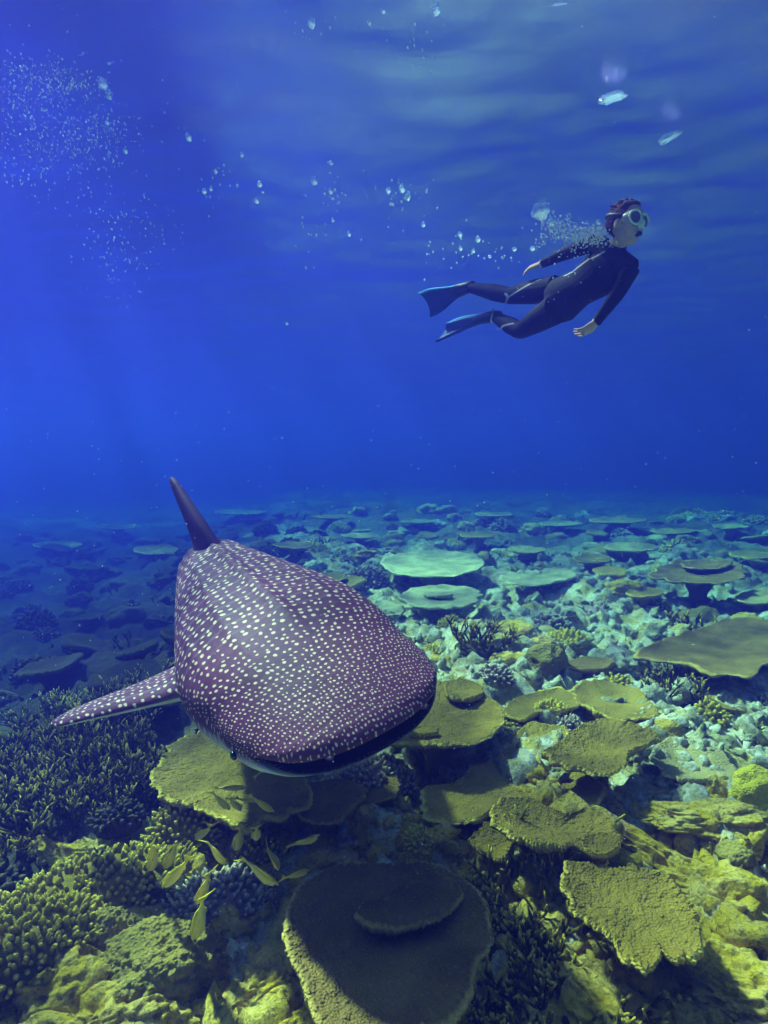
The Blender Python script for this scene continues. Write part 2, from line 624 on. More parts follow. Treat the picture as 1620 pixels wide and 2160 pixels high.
sec = np.stack([ds] + [spline(ds, PROFILE[:, 0], PROFILE[:, k]) for k in (1, 2, 3)], 1)
sec = np.vstack([INNER, sec])
nin = len(INNER)
th = np.arange(NTH) / NTH * 2 * math.pi + math.pi / 2 * 0
cellsize = lambda d: 0.0185 + 0.034 * smooth(0.0, 1.1, d) + 0.020 * smooth(0.9, 2.6, d)
V, UVs, belly, mouth, rid = [], [], [], [], []
dd = np.linspace(0, 5.2, 600)
cumA = np.concatenate([[0], np.cumsum(np.diff(dd) / cellsize(0.5 * (dd[1:] + dd[:-1])))])
for k, (d, w, t, b) in enumerate(sec):
    c, s = np.cos(th), np.sin(th)
    e = 0.86 if d > 0.6 else 0.80
    y = w * np.sign(c) * np.abs(c) ** e
    up = s > 0
    z = np.where(up, t * np.abs(s) ** 0.92, -b * np.abs(s) ** 0.75)
    lat = np.abs(y / w)
    bow = 0.30 * (1 - smooth(0.2, 1.7, d)) * (1 - (1 - np.minimum(lat, 1) ** 2.3) ** (1 / 2.3))
    x = -(d + bow)
    front = 1 - smooth(0.0, 0.55, d)
    x = x - np.where(up, 0, 0.045 * front * (np.abs(s) ** 0.5))           # lower jaw set back under the lip
    z = z - 0.035 * front * lat ** 2 * 0
    inside = k < nin
    if not inside:
        on = smooth(0.55, 1.0, d) * (1 - smooth(3.8, 4.6, d))
        ang = np.degrees(np.arctan2(z / max(t, .01), y / w))
        z = z + 0.024 * on * np.exp(-((ang - 90) / 4.5) ** 2)
        for a_ in (38, 62, 118, 142):
            z = z + 0.010 * on * np.exp(-((ang - a_) / 3.5) ** 2)
        # slight hollow behind the eyes and swelling at the gills
        y = y * (1 - 0.035 * np.exp(-((d - 0.42) / 0.16) ** 2) + 0.02 * np.exp(-((d - 1.0) / 0.25) ** 2))
    V.append(np.stack([x, y, z], 1))
    ar = np.concatenate([[0], np.cumsum(np.hypot(np.diff(y), np.diff(z)))])
    q = NTH // 4
    arc = ar - ar[q]
    arc = np.where(np.arange(NTH) > 3 * q, arc - (ar[-1] + ar[1]), arc)
    cs = float(cellsize(np.array([d]))[0])
    A = np.interp(d + bow * 0.9, dd, cumA)
    UVs.append(np.stack([A, arc / cs + 40], 1))
    belly.append(np.where(inside, 0, smooth(-0.10, -0.55, np.where(up, z / t, z / b) + 0.0)))
    mouth.append(np.full(NTH, 1.0) if inside and k < nin - 1 else np.where(up, 0.0, 0.75 * (1 - smooth(0.012, 0.035, d))))
    rid.append(np.full(NTH, d))
nsec = len(sec)
V = np.concatenate(V); UVs = np.concatenate(UVs); belly = np.concatenate(belly); mouth = np.concatenate(mouth)
dpos = np.concatenate(rid)
Q = grid_faces(nsec, NTH, True)
# close the tail stump and the throat
V = np.vstack([V, [[-5.2, 0, 0.01], [-0.62, 0, 0]]])
UVs = np.vstack([UVs, UVs[-1:], UVs[:1]]); belly = np.append(belly, [0, 0]); mouth = np.append(mouth, [0, 1]); dpos = np.append(dpos, [5.2, 0])
j = np.arange(NTH); e0 = (nsec - 1) * NTH
T = np.concatenate([np.stack([e0 + j, e0 + (j + 1) % NTH, np.full(NTH, len(V) - 2)], 1), np.stack([(j + 1) % NTH, j, np.full(NTH, len(V) - 1)], 1)])
parts = [(V, Q, T, UVs, belly, mouth, dpos)]


def fin(root_le, root_te, tip_le, tip_te, nrm_, thick, nspan=44, nch=48, cell=0.05, bend=0.0, under=False, sag=None):
    """a fin with a lens section, root flaring into the body, rounded tip and concave trailing edge."""
    rl, rt, tl, tt = map(lambda a: np.array(a, float), (root_le, root_te, tip_le, tip_te))
    nrm_ = np.array(nrm_, float); nrm_ /= np.linalg.norm(nrm_)
    S = np.linspace(0, 1, nspan)
    VV, UU, BB = [], [], []
    for s_ in S:
        le = rl * (1 - s_) + tl * s_
        te = rt * (1 - s_) + tt * s_
        le = le + (tl - rl) * 0 + (le - te) * 0.10 * math.sin(math.pi * s_)           # convex leading edge
        te = te + (le - te) * 0.16 * math.sin(math.pi * min(1, s_ * 1.05))            # concave trailing edge
        rnd = math.sqrt(max(0.0, 1 - max(0, (s_ - 0.86) / 0.14) ** 2)) * 0.98 + 0.02
        mid = le * 0.45 + te * 0.55
        le, te = mid + (le - mid) * rnd, mid + (te - mid) * rnd
        flare = 1 + 1.1 * math.exp(-s_ / 0.06)
        half = thick * (1 - 0.72 * s_) * flare * rnd
        off = nrm_ * bend * s_ ** 2
        a = np.arange(nch) / nch * 2 * math.pi
        u = 0.5 - 0.5 * np.cos(a)
        prof = np.sign(np.sin(a)) * np.sqrt(np.clip(u, 0, 1)) * (1 - u) * 2.6 / 1.0
        P = le + (te - le) * u[:, None] + nrm_ * (half * prof)[:, None] + off
        VV.append(P)
        UU.append(np.stack([u * np.linalg.norm(te - le) / cell + 3.3, np.full(nch, s_ * np.linalg.norm(tl - rl) / cell) + np.where(np.sin(a) < 0, 37, 0)], 1))
        BB.append(np.where(np.sin(a) < -0.05, 0.9 if under else 0.0, 0.0))
    VV = np.concatenate(VV)
    Q_ = grid_faces(nspan, nch, True)
    e_ = (nspan - 1) * nch
    VV = np.vstack([VV, VV[e_:].mean(0)])
    jj = np.arange(nch)
    T_ = np.stack([e_ + jj, e_ + (jj + 1) % nch, np.full(nch, len(VV) - 1)], 1)
    UU = np.concatenate(UU); UU = np.vstack([UU, UU[-1:]])
    BB = np.append(np.concatenate(BB), 0)
    parts.append((VV, Q_, T_, UU, BB, BB * 0, BB * 0 + (9.0 if cell > 0.2 else 1.5)))


fin((-2.34, 0, 0.27), (-3.14, 0, 0.22), (-2.96, -0.10, 0.90), (-3.20, -0.10, 0.86), (0, 1, 0), 0.095, cell=0.30)
fin((-3.95, 0, 0.14), (-4.22, 0, 0.10), (-4.20, 0, 0.42), (-4.32, 0, 0.39), (0, 1, 0), 0.025, cell=0.3)
fin((-4.75, 0, 0.05), (-5.15, 0, -0.02), (-5.70, 0.12, 0.72), (-5.88, 0.12, 0.68), (0, 1, 0), 0.05, cell=0.3)
fin((-4.8, 0, -0.02), (-5.15, 0, 0.0), (-5.25, 0.05, -0.46), (-5.40, 0.05, -0.42), (0, 1, 0), 0.04, cell=0.3)
fin((-1.10, -0.47, -0.02), (-1.68, -0.42, -0.08), (-1.66, -1.22, -0.08), (-1.90, -1.20, -0.13), (-0.12, -0.30, 1), 0.060, cell=0.052, under=True, bend=-0.06)
fin((-1.10, 0.44, -0.14), (-1.68, 0.40, -0.19), (-1.70, 0.86, -0.86), (-1.94, 0.84, -0.84), (-0.1, 0.80, 0.5), 0.060, cell=0.052, under=True)
AV, AQ, AT, AU, AB, AM, AD, off = [], [], [], [], [], [], [], 0
for v_, q_, t_, u_, b_, m_, d_ in parts:
    AV.append(v_); AQ.append(q_ + off); AT.append(t_ + off); AU.append(u_); AB.append(b_); AM.append(m_); AD.append(d_)
    off += len(v_)
AVl = np.concatenate(AV)
shark_origin = shark_world(np.array([[-1.5, 0, -0.3]]))[0]
shark_me = mesh('body', shark_world(AVl) - shark_origin, [np.concatenate(AQ)[:, ::-1], np.concatenate(AT)[:, ::-1]],
                {'belly': np.concatenate(AB), 'mouth': np.concatenate(AM), 'dpos': np.concatenate(AD)}, uv=np.concatenate(AU))
m, nt, b = new_mat('whale_shark_skin')
uvn = nd(nt, 'UVMap'); uvn.uv_map = 'UVMap'
warp = nd(nt, 'TexNoise'); warp.inputs['Scale'].default_value = 0.35; warp.inputs['Detail'].default_value = 2
nt.links.new(uvn.outputs[0], warp.inputs['Vector'])
vadd = nd(nt, 'VectorMath', operation='MULTIPLY_ADD'); nt.links.new(warp.outputs['Color'], vadd.inputs[0])
vadd.inputs[1].default_value = (1.1, 1.1, 0); nt.links.new(uvn.outputs[0], vadd.inputs[2])
vo = nd(nt, 'TexVoronoi', voronoi_dimensions='2D'); vo.inputs['Scale'].default_value = 1.0; vo.inputs['Randomness'].default_value = 0.52
nt.links.new(vadd.outputs[0], vo.inputs['Vector'])
sepc = nd(nt, 'SeparateColor'); nt.links.new(vo.outputs['Color'], sepc.inputs[0])
size = math_(nt, 'ADD', math_(nt, 'MULTIPLY', sepc.outputs[0], 0.09), 0.155)
near = math_(nt, 'SUBTRACT', size, vo.outputs['Distance'])
spot = ramp(nt, near, -0.06, 0.075)
dp = attr(nt, 'dpos')
# thin wavy pale lines between the rows of spots, on the back behind the head
wv = nd(nt, 'TexWave', wave_type='BANDS', bands_direction='X'); wv.inputs['Scale'].default_value = 0.157; wv.inputs['Distortion'].default_value = 3.0; wv.inputs['Detail'].default_value = 2.5; wv.inputs['Detail Scale'].default_value = 0.6
nt.links.new(uvn.outputs[0], wv.inputs['Vector'])
line = math_(nt, 'MULTIPLY', ramp(nt, wv.outputs[1], 0.80, 0.98), math_(nt, 'MULTIPLY', ramp(nt, dp, 0.6, 1.1), 0.10))
pn = tex_noise(nt, 2.6, 5, pos(nt))
pn2 = tex_noise(nt, 45, 4, pos(nt))
base = mixc(nt, ramp(nt, pn, 0.3, 0.7), (0.090, 0.024, 0.060), (0.148, 0.038, 0.090))
base = mixc(nt, math_(nt, 'MULTIPLY', ramp(nt, pn2, 0.45, 0.75), 0.25), base, (0.18, 0.065, 0.115))
base = mixc(nt, line, base, (0.6, 0.5, 0.5))
fade = math_(nt, 'SUBTRACT', 1.0, math_(nt, 'MULTIPLY', ramp(nt, dp, 2.2, 3.4), 0.5))
fade = math_(nt, 'MULTIPLY', fade, ramp(nt, dp, 8.5, 8.0))
base = mixc(nt, math_(nt, 'MULTIPLY', spot, fade), base, (0.76, 0.53, 0.36))
base = mixc(nt, attr(nt, 'belly'), base, (0.62, 0.58, 0.60))
base = mixc(nt, attr(nt, 'mouth'), base, (0.03, 0.022, 0.03))
nt.links.new(base, b.inputs['Base Color'])
b.inputs['Roughness'].default_value = 0.58
b.inputs['Specular IOR Level'].default_value = 0.10
h1 = bump(nt, None, wv.outputs[1], 0.10, 0.012)
bump(nt, b, pn2, 0.25, 0.010, h1)
shark = empty('whale_shark', shark_origin)
tag(shark, 'grey whale shark with rows of pale spots swimming low over the reef', 'whale shark')
obj('body', shark_me, m, shark)
m_lip = plain('shark_lip', (0.16, 0.07, 0.11), 0.6, 0.2)
m_eye = plain('shark_eye', (0.015, 0.012, 0.015), 0.15, 0.5)
for sy in (-1, 1):
    c = np.array([-0.46, sy * 0.478, -0.045])
    vv = ICO[3][0] * np.array([0.020, 0.013, 0.020]) + c
    obj('eye', mesh('eye', shark_world(vv) - shark_origin, [ICO[3][1]]), m_eye, shark)
    nv = ICO[3][0] * np.array([0.026, 0.018, 0.011]) + np.array([-0.045, sy * 0.215, 0.030])
    obj('nostril_flap', mesh('nostril_flap', shark_world(nv) - shark_origin, [ICO[3][1]]), m_lip, shark)

# ------------------------------------------------------------------ snorkeller
def vec(a): return np.asarray(a, float)
def unit(a): a = vec(a); return a / np.linalg.norm(a)


J = {k: at(*v) for k, v in dict(
    neck=(1302, 530, 3.62), chest=(1283, 562, 3.68), waist=(1226, 606, 3.86), pelvis=(1186, 632, 3.98),
    sa=(1256, 512, 3.76), ea=(1193, 534, 3.96), wa=(1142, 557, 4.10), ha=(1112, 567, 4.16),
    sb=(1331, 566, 3.55), eb=(1304, 618, 3.58), wb=(1257, 681, 3.68), hb=(1226, 703, 3.74),
    pa=(1172, 608, 4.04), ka=(1076, 624, 4.36), aa=(988, 606, 4.70),
    pb=(1172, 652, 3.95), kb=(1098, 698, 4.24), ab=(1042, 668, 4.58),
    head=(1322, 472, 3.50)).items()}
person_origin = J['pelvis']
bat = Batch()


def limb(pts, radii, sides=18, wide=None, flat=None, sub=8):
    pts = [vec(p_) for p_ in pts]
    P, R, Fl = [], [], []
    for k in range(len(pts) - 1):
        for t in np.linspace(0, 1, sub, endpoint=(k == len(pts) - 2)):
            P.append(pts[k] * (1 - t) + pts[k + 1] * t)
            R.append(radii[k] * (1 - t) + radii[k + 1] * t)
            if flat is not None: Fl.append(flat[k] * (1 - t) + flat[k + 1] * t)
    P = np.array(P)
    for _ in range(2):                    # soften the joints
        P[1:-1] = 0.5 * P[1:-1] + 0.25 * (P[:-2] + P[2:])
    v, q, t, _ = tube(P, R, sides, wide=wide, flat=Fl if flat is not None else None)
    bat.add(v, q, t)


def blob(c, ax, radii):
    v = ICO[3][0] * vec(radii)
    bat.add(v @ np.array(ax) + c, None, ICO[3][1])


spine = unit(J['neck'] - J['pelvis'])
wide_s = unit((J['sb'] - J['sa']) - spine * ((J['sb'] - J['sa']) @ spine))
# torso, wide across the shoulders
limb([J['pelvis'] - spine * 0.06, J['pelvis'], J['waist'], J['chest'] - spine * 0.02, J['neck'] - spine * 0.05], [0.135, 0.155, 0.122, 0.158, 0.10], 24, wide_s, [0.10, 0.112, 0.088, 0.112, 0.07])
limb([J['sa'], J['neck'] - spine * 0.045, J['sb']], [0.058, 0.075, 0.058], 16)
limb([J['neck'] - spine * 0.05, J['neck'] + (J['head'] - J['neck']) * 0.5], [0.062, 0.05], 16)
limb([J['sa'], J['ea'], J['wa']], [0.054, 0.043, 0.028], 16)
limb([J['sb'], J['eb'], J['wb']], [0.054, 0.043, 0.028], 16)
limb([J['pa'], J['ka'] * 0.5 + J['pa'] * 0.5, J['ka'], J['ka'] * 0.65 + J['aa'] * 0.35, J['aa']], [0.084, 0.080, 0.058, 0.060, 0.036], 18)
limb([J['pb'], J['kb'] * 0.5 + J['pb'] * 0.5, J['kb'], J['kb'] * 0.65 + J['ab'] * 0.35, J['ab']], [0.098, 0.082, 0.058, 0.060, 0.036], 18)

# hands
skin_pts = []


def hand(wrist, tip, palm_n, thumb_side):
    d = unit(tip - wrist)
    n = unit(vec(palm_n) - d * (vec(palm_n) @ d))
    sd_ = np.cross(d, n) * thumb_side
    limb([wrist - d * 0.02, wrist + d * 0.04, wrist + d * 0.085], [0.026, 0.036, 0.036], 14, sd_, [0.020, 0.017, 0.013], 5)
    for k, (o_, L_) in enumerate(((0.028, 0.070), (0.0095, 0.080), (-0.0095, 0.074), (-0.028, 0.058))):
        b0 = wrist + d * 0.075 + sd_ * o_
        d1 = unit(d + sd_ * o_ * 9 + n * 0.25)
        d2 = unit(d + sd_ * o_ * 8 + n * (0.75 + 0.12 * k))
        limb([b0, b0 + d1 * L_ * 0.5, b0 + d1 * L_ * 0.5 + d2 * L_ * 0.5], [0.0092, 0.0088, 0.0074], 8, sub=4)
    b0 = wrist + d * 0.025 + sd_ * 0.026
    d1 = unit(d * 0.7 + sd_ * 0.75 + n * 0.25)
    limb([b0, b0 + d1 * 0.036, b0 + d1 * 0.036 + unit(d + sd_ * 0.25 + n * 0.3) * 0.032], [0.0125, 0.0105, 0.0085], 8, sub=4)
    skin_pts.append((wrist, d, -0.004, 0.25))


hand(J['wa'], J['ha'], (0.0, 0.6, -0.8), -1)
hand(J['wb'], J['hb'], (-0.55, 0.7, 0.1), 1)

# head: looks to the right of the picture and a little towards the camera
hc = J['head']
hf = unit((0.50, -0.85, -0.12))                     # where the face points
hu = unit(unit((0.02, 0.1, 1.0)) - hf * (unit((0.02, 0.1, 1.0)) @ hf))
hs = np.cross(hf, hu)
HA = [hf, hs, hu]
hp = lambda f_, s_, u_: hc + hf * f_ + hs * s_ + hu * u_
blob(hp(-0.012, 0, 0.022), HA, (0.098, 0.078, 0.100))
blob(hp(0.022, 0, -0.035), HA, (0.070, 0.064, 0.088))
blob(hp(0.042, 0, -0.092), HA, (0.040, 0.042, 0.030))
blob(hp(0.092, 0, -0.022), HA, (0.020, 0.015, 0.026))
blob(hp(0.084, 0, -0.066), HA, (0.015, 0.026, 0.013))
for s_ in (-1, 1):
    blob(hp(-0.005, s_ * 0.079, -0.015), HA, (0.020, 0.010, 0.032))
    blob(hp(0.052, s_ * 0.042, -0.035), HA, (0.026, 0.022, 0.030))
tmp = obj('person_raw', bat.build('person_raw'))
tmp.location = (0, 0, 0)
rm = tmp.modifiers.new('remesh', 'REMESH'); rm.mode = 'VOXEL'; rm.voxel_size = 0.005
sm = tmp.modifiers.new('smooth', 'SMOOTH'); sm.factor = 0.45; sm.iterations = 3
dg = bpy.context.evaluated_depsgraph_get()
body_me = bpy.data.meshes.new_from_object(tmp.evaluated_get(dg))
bpy.data.objects.remove(tmp)
co = np.empty(len(body_me.vertices) * 3, np.float32); body_me.vertices.foreach_get('co', co); co = co.reshape(-1, 3).astype(float)
skin = np.zeros(len(co))
for w_, d_, lo, hi in skin_pts:
    t = (co - w_) @ d_
    ax_ = np.linalg.norm((co - w_) - np.outer((co - w_) @ d_, d_), axis=1)
    near = (np.linalg.norm(co - (w_ + d_ * 0.08), axis=1) < 0.15) & (ax_ < 0.062)
    skin = np.maximum(skin, (near & (t > lo)).astype(float))
t = (co - hc) @ hu
nk = unit(J['head'] - J['neck'])
skin = np.maximum(skin, ((np.linalg.norm(co - hc, axis=1) < 0.17) & ((co - J['neck']) @ nk > 0.045)).astype(float))
# wetsuit panel seams: thin pale lines along the flank and thigh
seam = np.zeros(len(co))


def seam_line(pts):
    pts = [vec(p_) for p_ in pts]
    best = np.full(len(co), 9.0)
    for a, b_ in zip(pts[:-1], pts[1:]):
        ab = b_ - a
        u = np.clip(((co - a) @ ab) / (ab @ ab), 0, 1)
        # distance seen across the body surface, projected on the picture plane of the seam
        dv = co - (a + u[:, None] * ab)
        dv = dv - FWD * (dv @ FWD)[:, None]
        best = np.minimum(best, np.linalg.norm(dv, axis=1))
    front = np.array([True] * len(co))
    return np.where(front, smooth(0.0075, 0.003, best), 0)


for path in ([(1076, 617), (1130, 603), (1190, 583), (1240, 571)], [(1073, 606), (1078, 616), (1076, 627)], [(1262, 515), (1258, 545), (1248, 565)], [(1062, 672), (1085, 678)], [(1200, 575), (1212, 560)]):
    seam = np.maximum(seam, seam_line([at(x_, y_, 3.9 if x_ > 1150 else 4.2) for x_, y_ in path]))
for k, a in (('skin', skin), ('seam', seam)):
    x_ = body_me.attributes.new(k, 'FLOAT', 'POINT'); x_.data.foreach_set('value', a.astype(np.float32))
body_me.vertices.foreach_set('co', (co - person_origin).astype(np.float32).ravel())
body_me.polygons.foreach_set('use_smooth', np.ones(len(body_me.polygons), bool))
body_me.update()
m, nt, b = new_mat('wetsuit_and_skin')
n1 = tex_noise(nt, 14, 4, pos(nt))
suit = mixc(nt, n1, (0.008, 0.005, 0.010), (0.015, 0.010, 0.018))
suit = mixc(nt, attr(nt, 'seam'), suit, (0.45, 0.40, 0.42))
sk = mixc(nt, n1, (0.55, 0.30, 0.20), (0.70, 0.42, 0.29))
nt.links.new(mixc(nt, attr(nt, 'skin'), suit, sk), b.inputs['Base Color'])
b.inputs['Roughness'].default_value = 0.75
b.inputs['Specular IOR Level'].default_value = 0.06
fold = nd(nt, 'TexNoise'); fold.inputs['Scale'].default_value = 9; fold.inputs['Detail'].default_value = 3; fold.inputs['Distortion'].default_value = 1.2
nt.links.new(pos(nt), fold.inputs['Vector'])
bump(nt, b, fold.outputs[0], 0.3, 0.02)
person = empty('person', person_origin)
tag(person, 'snorkeller in a black wetsuit, mask and blue fins gliding under the surface', 'person')
obj('body', body_me, m, person)

# hair: short, tousled, swept back by the water
hb = Batch()
v = ICO[4][0] * vec((0.103, 0.086, 0.101))
P = v @ np.array(HA) + hp(-0.022, 0, 0.030)
n_ = fbm(P * 26, 3, 71) * 0.010 + fbm(P * 70, 2, 75) * 0.004
P = P + ICO[4][0] @ np.array(HA) * n_[:, None]
lf, lu, ls = (P - hc) @ hf, (P - hc) @ hu, (P - hc) @ hs
face = (lf > 0.045 + 0.25 * np.maximum(lu - 0.055, 0)) & (lu < 0.092) | (lu < -0.035 + 0.25 * np.maximum(-lf, 0) * 0) & (lf > -0.05)
P = np.where(face[:, None], hc + (P - hc) * 0.72, P)
hb.add(P, None, ICO[4][1])
r_ = random.Random(5)
for k in range(40):
    a_, e_ = r_.uniform(0, 6.283), r_.uniform(0.0, 1.25)
    dl = vec((math.cos(a_) * math.cos(e_), math.sin(a_) * math.cos(e_), math.sin(e_)))
    if dl[0] > 0.55 and dl[2] < 0.75: continue
    root = hp(-0.022 + 0.104 * dl[0], 0.085 * dl[1], 0.030 + 0.104 * dl[2])
    grow = unit(dl @ np.array(HA) * 0.35 - hf * 1.2 + hu * 0.15 + np.array([r_.gauss(0, .3) for _ in range(3)]))
    L_ = r_.uniform(0.012, 0.028)
    vv, qq, tt, _ = tube([root - grow * 0.01, root + grow * L_ * 0.5, root + grow * L_ + hu * 0.008], [0.006, 0.004, 0.0015], 5)
    hb.add(vv, qq, tt)
hm = hb.build('hair')
hm.transform(Matrix.Translation(-Vector(person_origin)))
obj('hair', hm, plain('dark_brown_hair', (0.085, 0.035, 0.030), 0.85, 0.05, scale=90), person)

# mask: two oval lenses in a pale frame, clear skirt, strap, with a nose pocket
m_frame = plain('mask_frame_pale', (0.72, 0.70, 0.52), 0.35, 0.5)
m_strap = plain('mask_strap_black', (0.04, 0.035, 0.04), 0.5, 0.3)
m_red = plain('red_plastic', (0.75, 0.06, 0.04), 0.35, 0.4)
m_black = plain('black_rubber', (0.02, 0.018, 0.022), 0.5, 0.3)
m_lens, nt, b = new_mat('mask_glass')
b.inputs['Base Color'].default_value = (0.10, 0.08, 0.12, 1); b.inputs['Roughness'].default_value = 0.08; b.inputs['Specular IOR Level'].default_value = 0.8
b.inputs['Alpha'].default_value = 0.75


def ring_path(cx, cz, rx, rz, n=28):
    a = np.arange(n + 1) / n * 2 * math.pi
    return np.array([hp(0.097 - 0.28 * abs(cx + rx * math.cos(t)) * 0.8, cx + rx * math.cos(t), cz + rz * math.sin(t) * (1 - 0.12 * math.cos(t) * np.sign(cx))) for t in a])


mask_b = Batch(); lens_o = []
for sx in (-1, 1):
    R_ = ring_path(sx * 0.042, 0.010, 0.038, 0.036)
    vv, qq, tt, _ = tube(R_, np.full(len(R_), 0.0058), 8, wide=hf)
    mask_b.add(vv, qq, tt)
bridge = [hp(0.104, -0.012, 0.03), hp(0.108, 0, 0.034), hp(0.104, 0.012, 0.03)]
vv, qq, tt, _ = tube(bridge, [0.006] * 3, 8); mask_b.add(vv, qq, tt)
# skirt sealing on the face, around both lenses
a = np.arange(48) / 48 * 2 * math.pi
rows = []
for fr_, sc_ in ((0.100, 1.0), (0.080, 1.05), (0.055, 1.02)):
    rows.append(np.array([hp(fr_ - 0.30 * abs(0.082 * sc_ * math.cos(t)) * 0.9, 0.082 * sc_ * math.cos(t), 0.008 + (0.050 if math.sin(t) > 0 else 0.044) * sc_ * math.sin(t)) for t in a]))
skirt_me = mesh('skirt', np.concatenate(rows) - person_origin, [grid_faces(3, 48, True)])
mv = ICO[3][0] * vec((0.026, 0.017, 0.027))
mask_b.add(mv @ np.array(HA) + hp(0.098, 0, -0.018), None, ICO[3][1])
mk = mask_b.build('mask'); mk.transform(Matrix.Translation(-Vector(person_origin)))
mask_o = obj('mask', mk, m_frame, person)
m_skirt, nt, b = new_mat('clear_silicone_skirt')
b.inputs['Base Color'].default_value = (0.55, 0.52, 0.45, 1); b.inputs['Alpha'].default_value = 0.45; b.inputs['Roughness'].default_value = 0.3
obj('skirt', skirt_me, m_skirt, mask_o)
for sx in (-1, 1):
    R_ = ring_path(sx * 0.042, 0.010, 0.037, 0.035, 28)[:-1]
    L_ = np.vstack([R_, R_.mean(0) + hf * 0.004, R_ - hf * 0.003])
    jj = np.arange(28)
    T_ = np.stack([jj, (jj + 1) % 28, np.full(28, 28)], 1)
    lm = mesh('lens', L_ - person_origin, [T_])
    obj('lens', lm, m_lens, mask_o)
sp = np.array([hp(0.075 - 0.105 + 0.105 * math.cos(t), 0.091 * math.sin(t), 0.012 + 0.02 * (1 - math.cos(t))) for t in np.linspace(0.75, 2 * math.pi - 0.75, 40)])
vv, qq, tt, _ = tube(sp, np.full(40, 0.011), 8, wide=hu, flat=np.full(40, 0.004))
obj('strap', mesh('strap', vv - person_origin, [qq, tt]), m_strap, mask_o)
# snorkel: mouthpiece, tube round the cheek, red keeper at the strap
vv, qq, tt, _ = tube([hp(0.082, 0, -0.070), hp(0.098, 0, -0.072), hp(0.110, 0.002, -0.073)], [0.016, 0.014, 0.013], 12)
obj('mouthpiece', mesh('mouthpiece', vv - person_origin, [qq, tt]), m_black, person)
vv, qq, tt, _ = tube([hp(-0.006, -0.092, -0.030), hp(-0.012, -0.100, -0.022), hp(-0.014, -0.098, -0.010)], [0.013, 0.014, 0.011], 10)
obj('strap_buckle', mesh('strap_buckle', vv - person_origin, [qq, tt]), m_red, mask_o)

# swim fins
m_fin, nt, b = new_mat('swim_fin_blue')
nt.links.new(mixc(nt, attr(nt, 'edge'), mixc(nt, tex_noise(nt, 18, 3, pos(nt)), (0.012, 0.035, 0.16), (0.02, 0.06, 0.24)), (0.16, 0.55, 0.95)), b.inputs['Base Color'])
b.inputs['Roughness'].default_value = 0.6; b.inputs['Specular IOR Level'].default_value = 0.1


def swim_fin(ankle, root, tip, wdir, name='swim_fin'):
    d = unit(tip - root)
    w = unit(vec(wdir) - d * (vec(wdir) @ d))
    n = np.cross(d, w)
    L_ = np.linalg.norm(tip - root)
    nu, nv = 40, 33
    rows, edge = [], []
    for side in (1, -1):
        for i in range(nu):
            u = i / (nu - 1)
            half = (0.045 + 0.062 * smooth(0.0, 0.8, u))
            for k in range(nv):
                q = k / (nv - 1) * 2 - 1
                rib = 0.010 * smooth(0.86, 0.95, abs(q)) * (1 - 0.45 * u) + 0.004 * math.cos(q * 9) ** 4 * (1 - u)
                thick = 0.004 + rib + 0.014 * (1 - smooth(0, 0.25, u)) * (1 - q * q)
                sweep = -0.035 * (1 - q * q) * smooth(0.7, 1, u) + 0.0
                bend = -0.05 * u * u
                rows.append(root + d * (L_ * u + sweep) + w * half * q + n * (side * thick + bend))
                edge.append(smooth(0.80, 0.93, -q) * 1.0)  # light-blue highlight painted along one edge of the blade
    Vv = np.array(rows); g = nu * nv
    Q1 = grid_faces(nu, nv); Q2 = grid_faces(nu, nv, off=g)[:, ::-1]
    rim = np.concatenate([np.arange(nv), np.arange(1, nu) * nv + nv - 1, (nu - 1) * nv + np.arange(nv - 2, -1, -1), np.arange(nu - 2, 0, -1) * nv])
    rn = np.roll(rim, -1)
    Q3 = np.stack([rim, rim + g, rn + g, rn], 1)
    me = mesh('fin_blade', Vv - person_origin, [np.concatenate([Q1, Q2, Q3])], {'edge': np.array(edge)})
    bl = obj('fin_blade', me, m_fin, person)
    # foot pocket with the heel
    pb = Batch()
    heel = ankle - d * 0.055 + n * 0.0
    vv, qq, tt, _ = tube([heel, ankle, root + d * 0.02, root + d * 0.12], [0.036, 0.044, 0.050, 0.046], 16, wide=w, flat=[0.034, 0.046, 0.036, 0.012])
    pb.add(vv, qq, tt)
    pm = pb.build('foot_pocket'); pm.transform(Matrix.Translation(-Vector(person_origin)))
    obj('foot_pocket', pm, m_black, bl)


fa_tip = at(889, 648, 5.02)
swim_fin(J['aa'], at(972, 611, 4.74), fa_tip, at(905, 665, 5.0) - at(871, 633, 5.0))
fb_tip = at(924, 692, 4.90)
swim_fin(J['ab'], at(1026, 670, 4.62), fb_tip, (at(925, 706, 4.80) - at(922, 679, 4.95)))
vv, qq, tt, _ = tube([J['ab'] + (-0.02, -0.02, -0.045), J['ab'] + (-0.018, -0.050, -0.004), J['ab'] + (-0.012, -0.03, 0.04)], [0.012] * 3, 8)
obj('fin_strap', mesh('fin_strap', vv - person_origin, [qq, tt]), plain('pale_strap', (0.7, 0.66, 0.45), 0.5, 0.3), person)

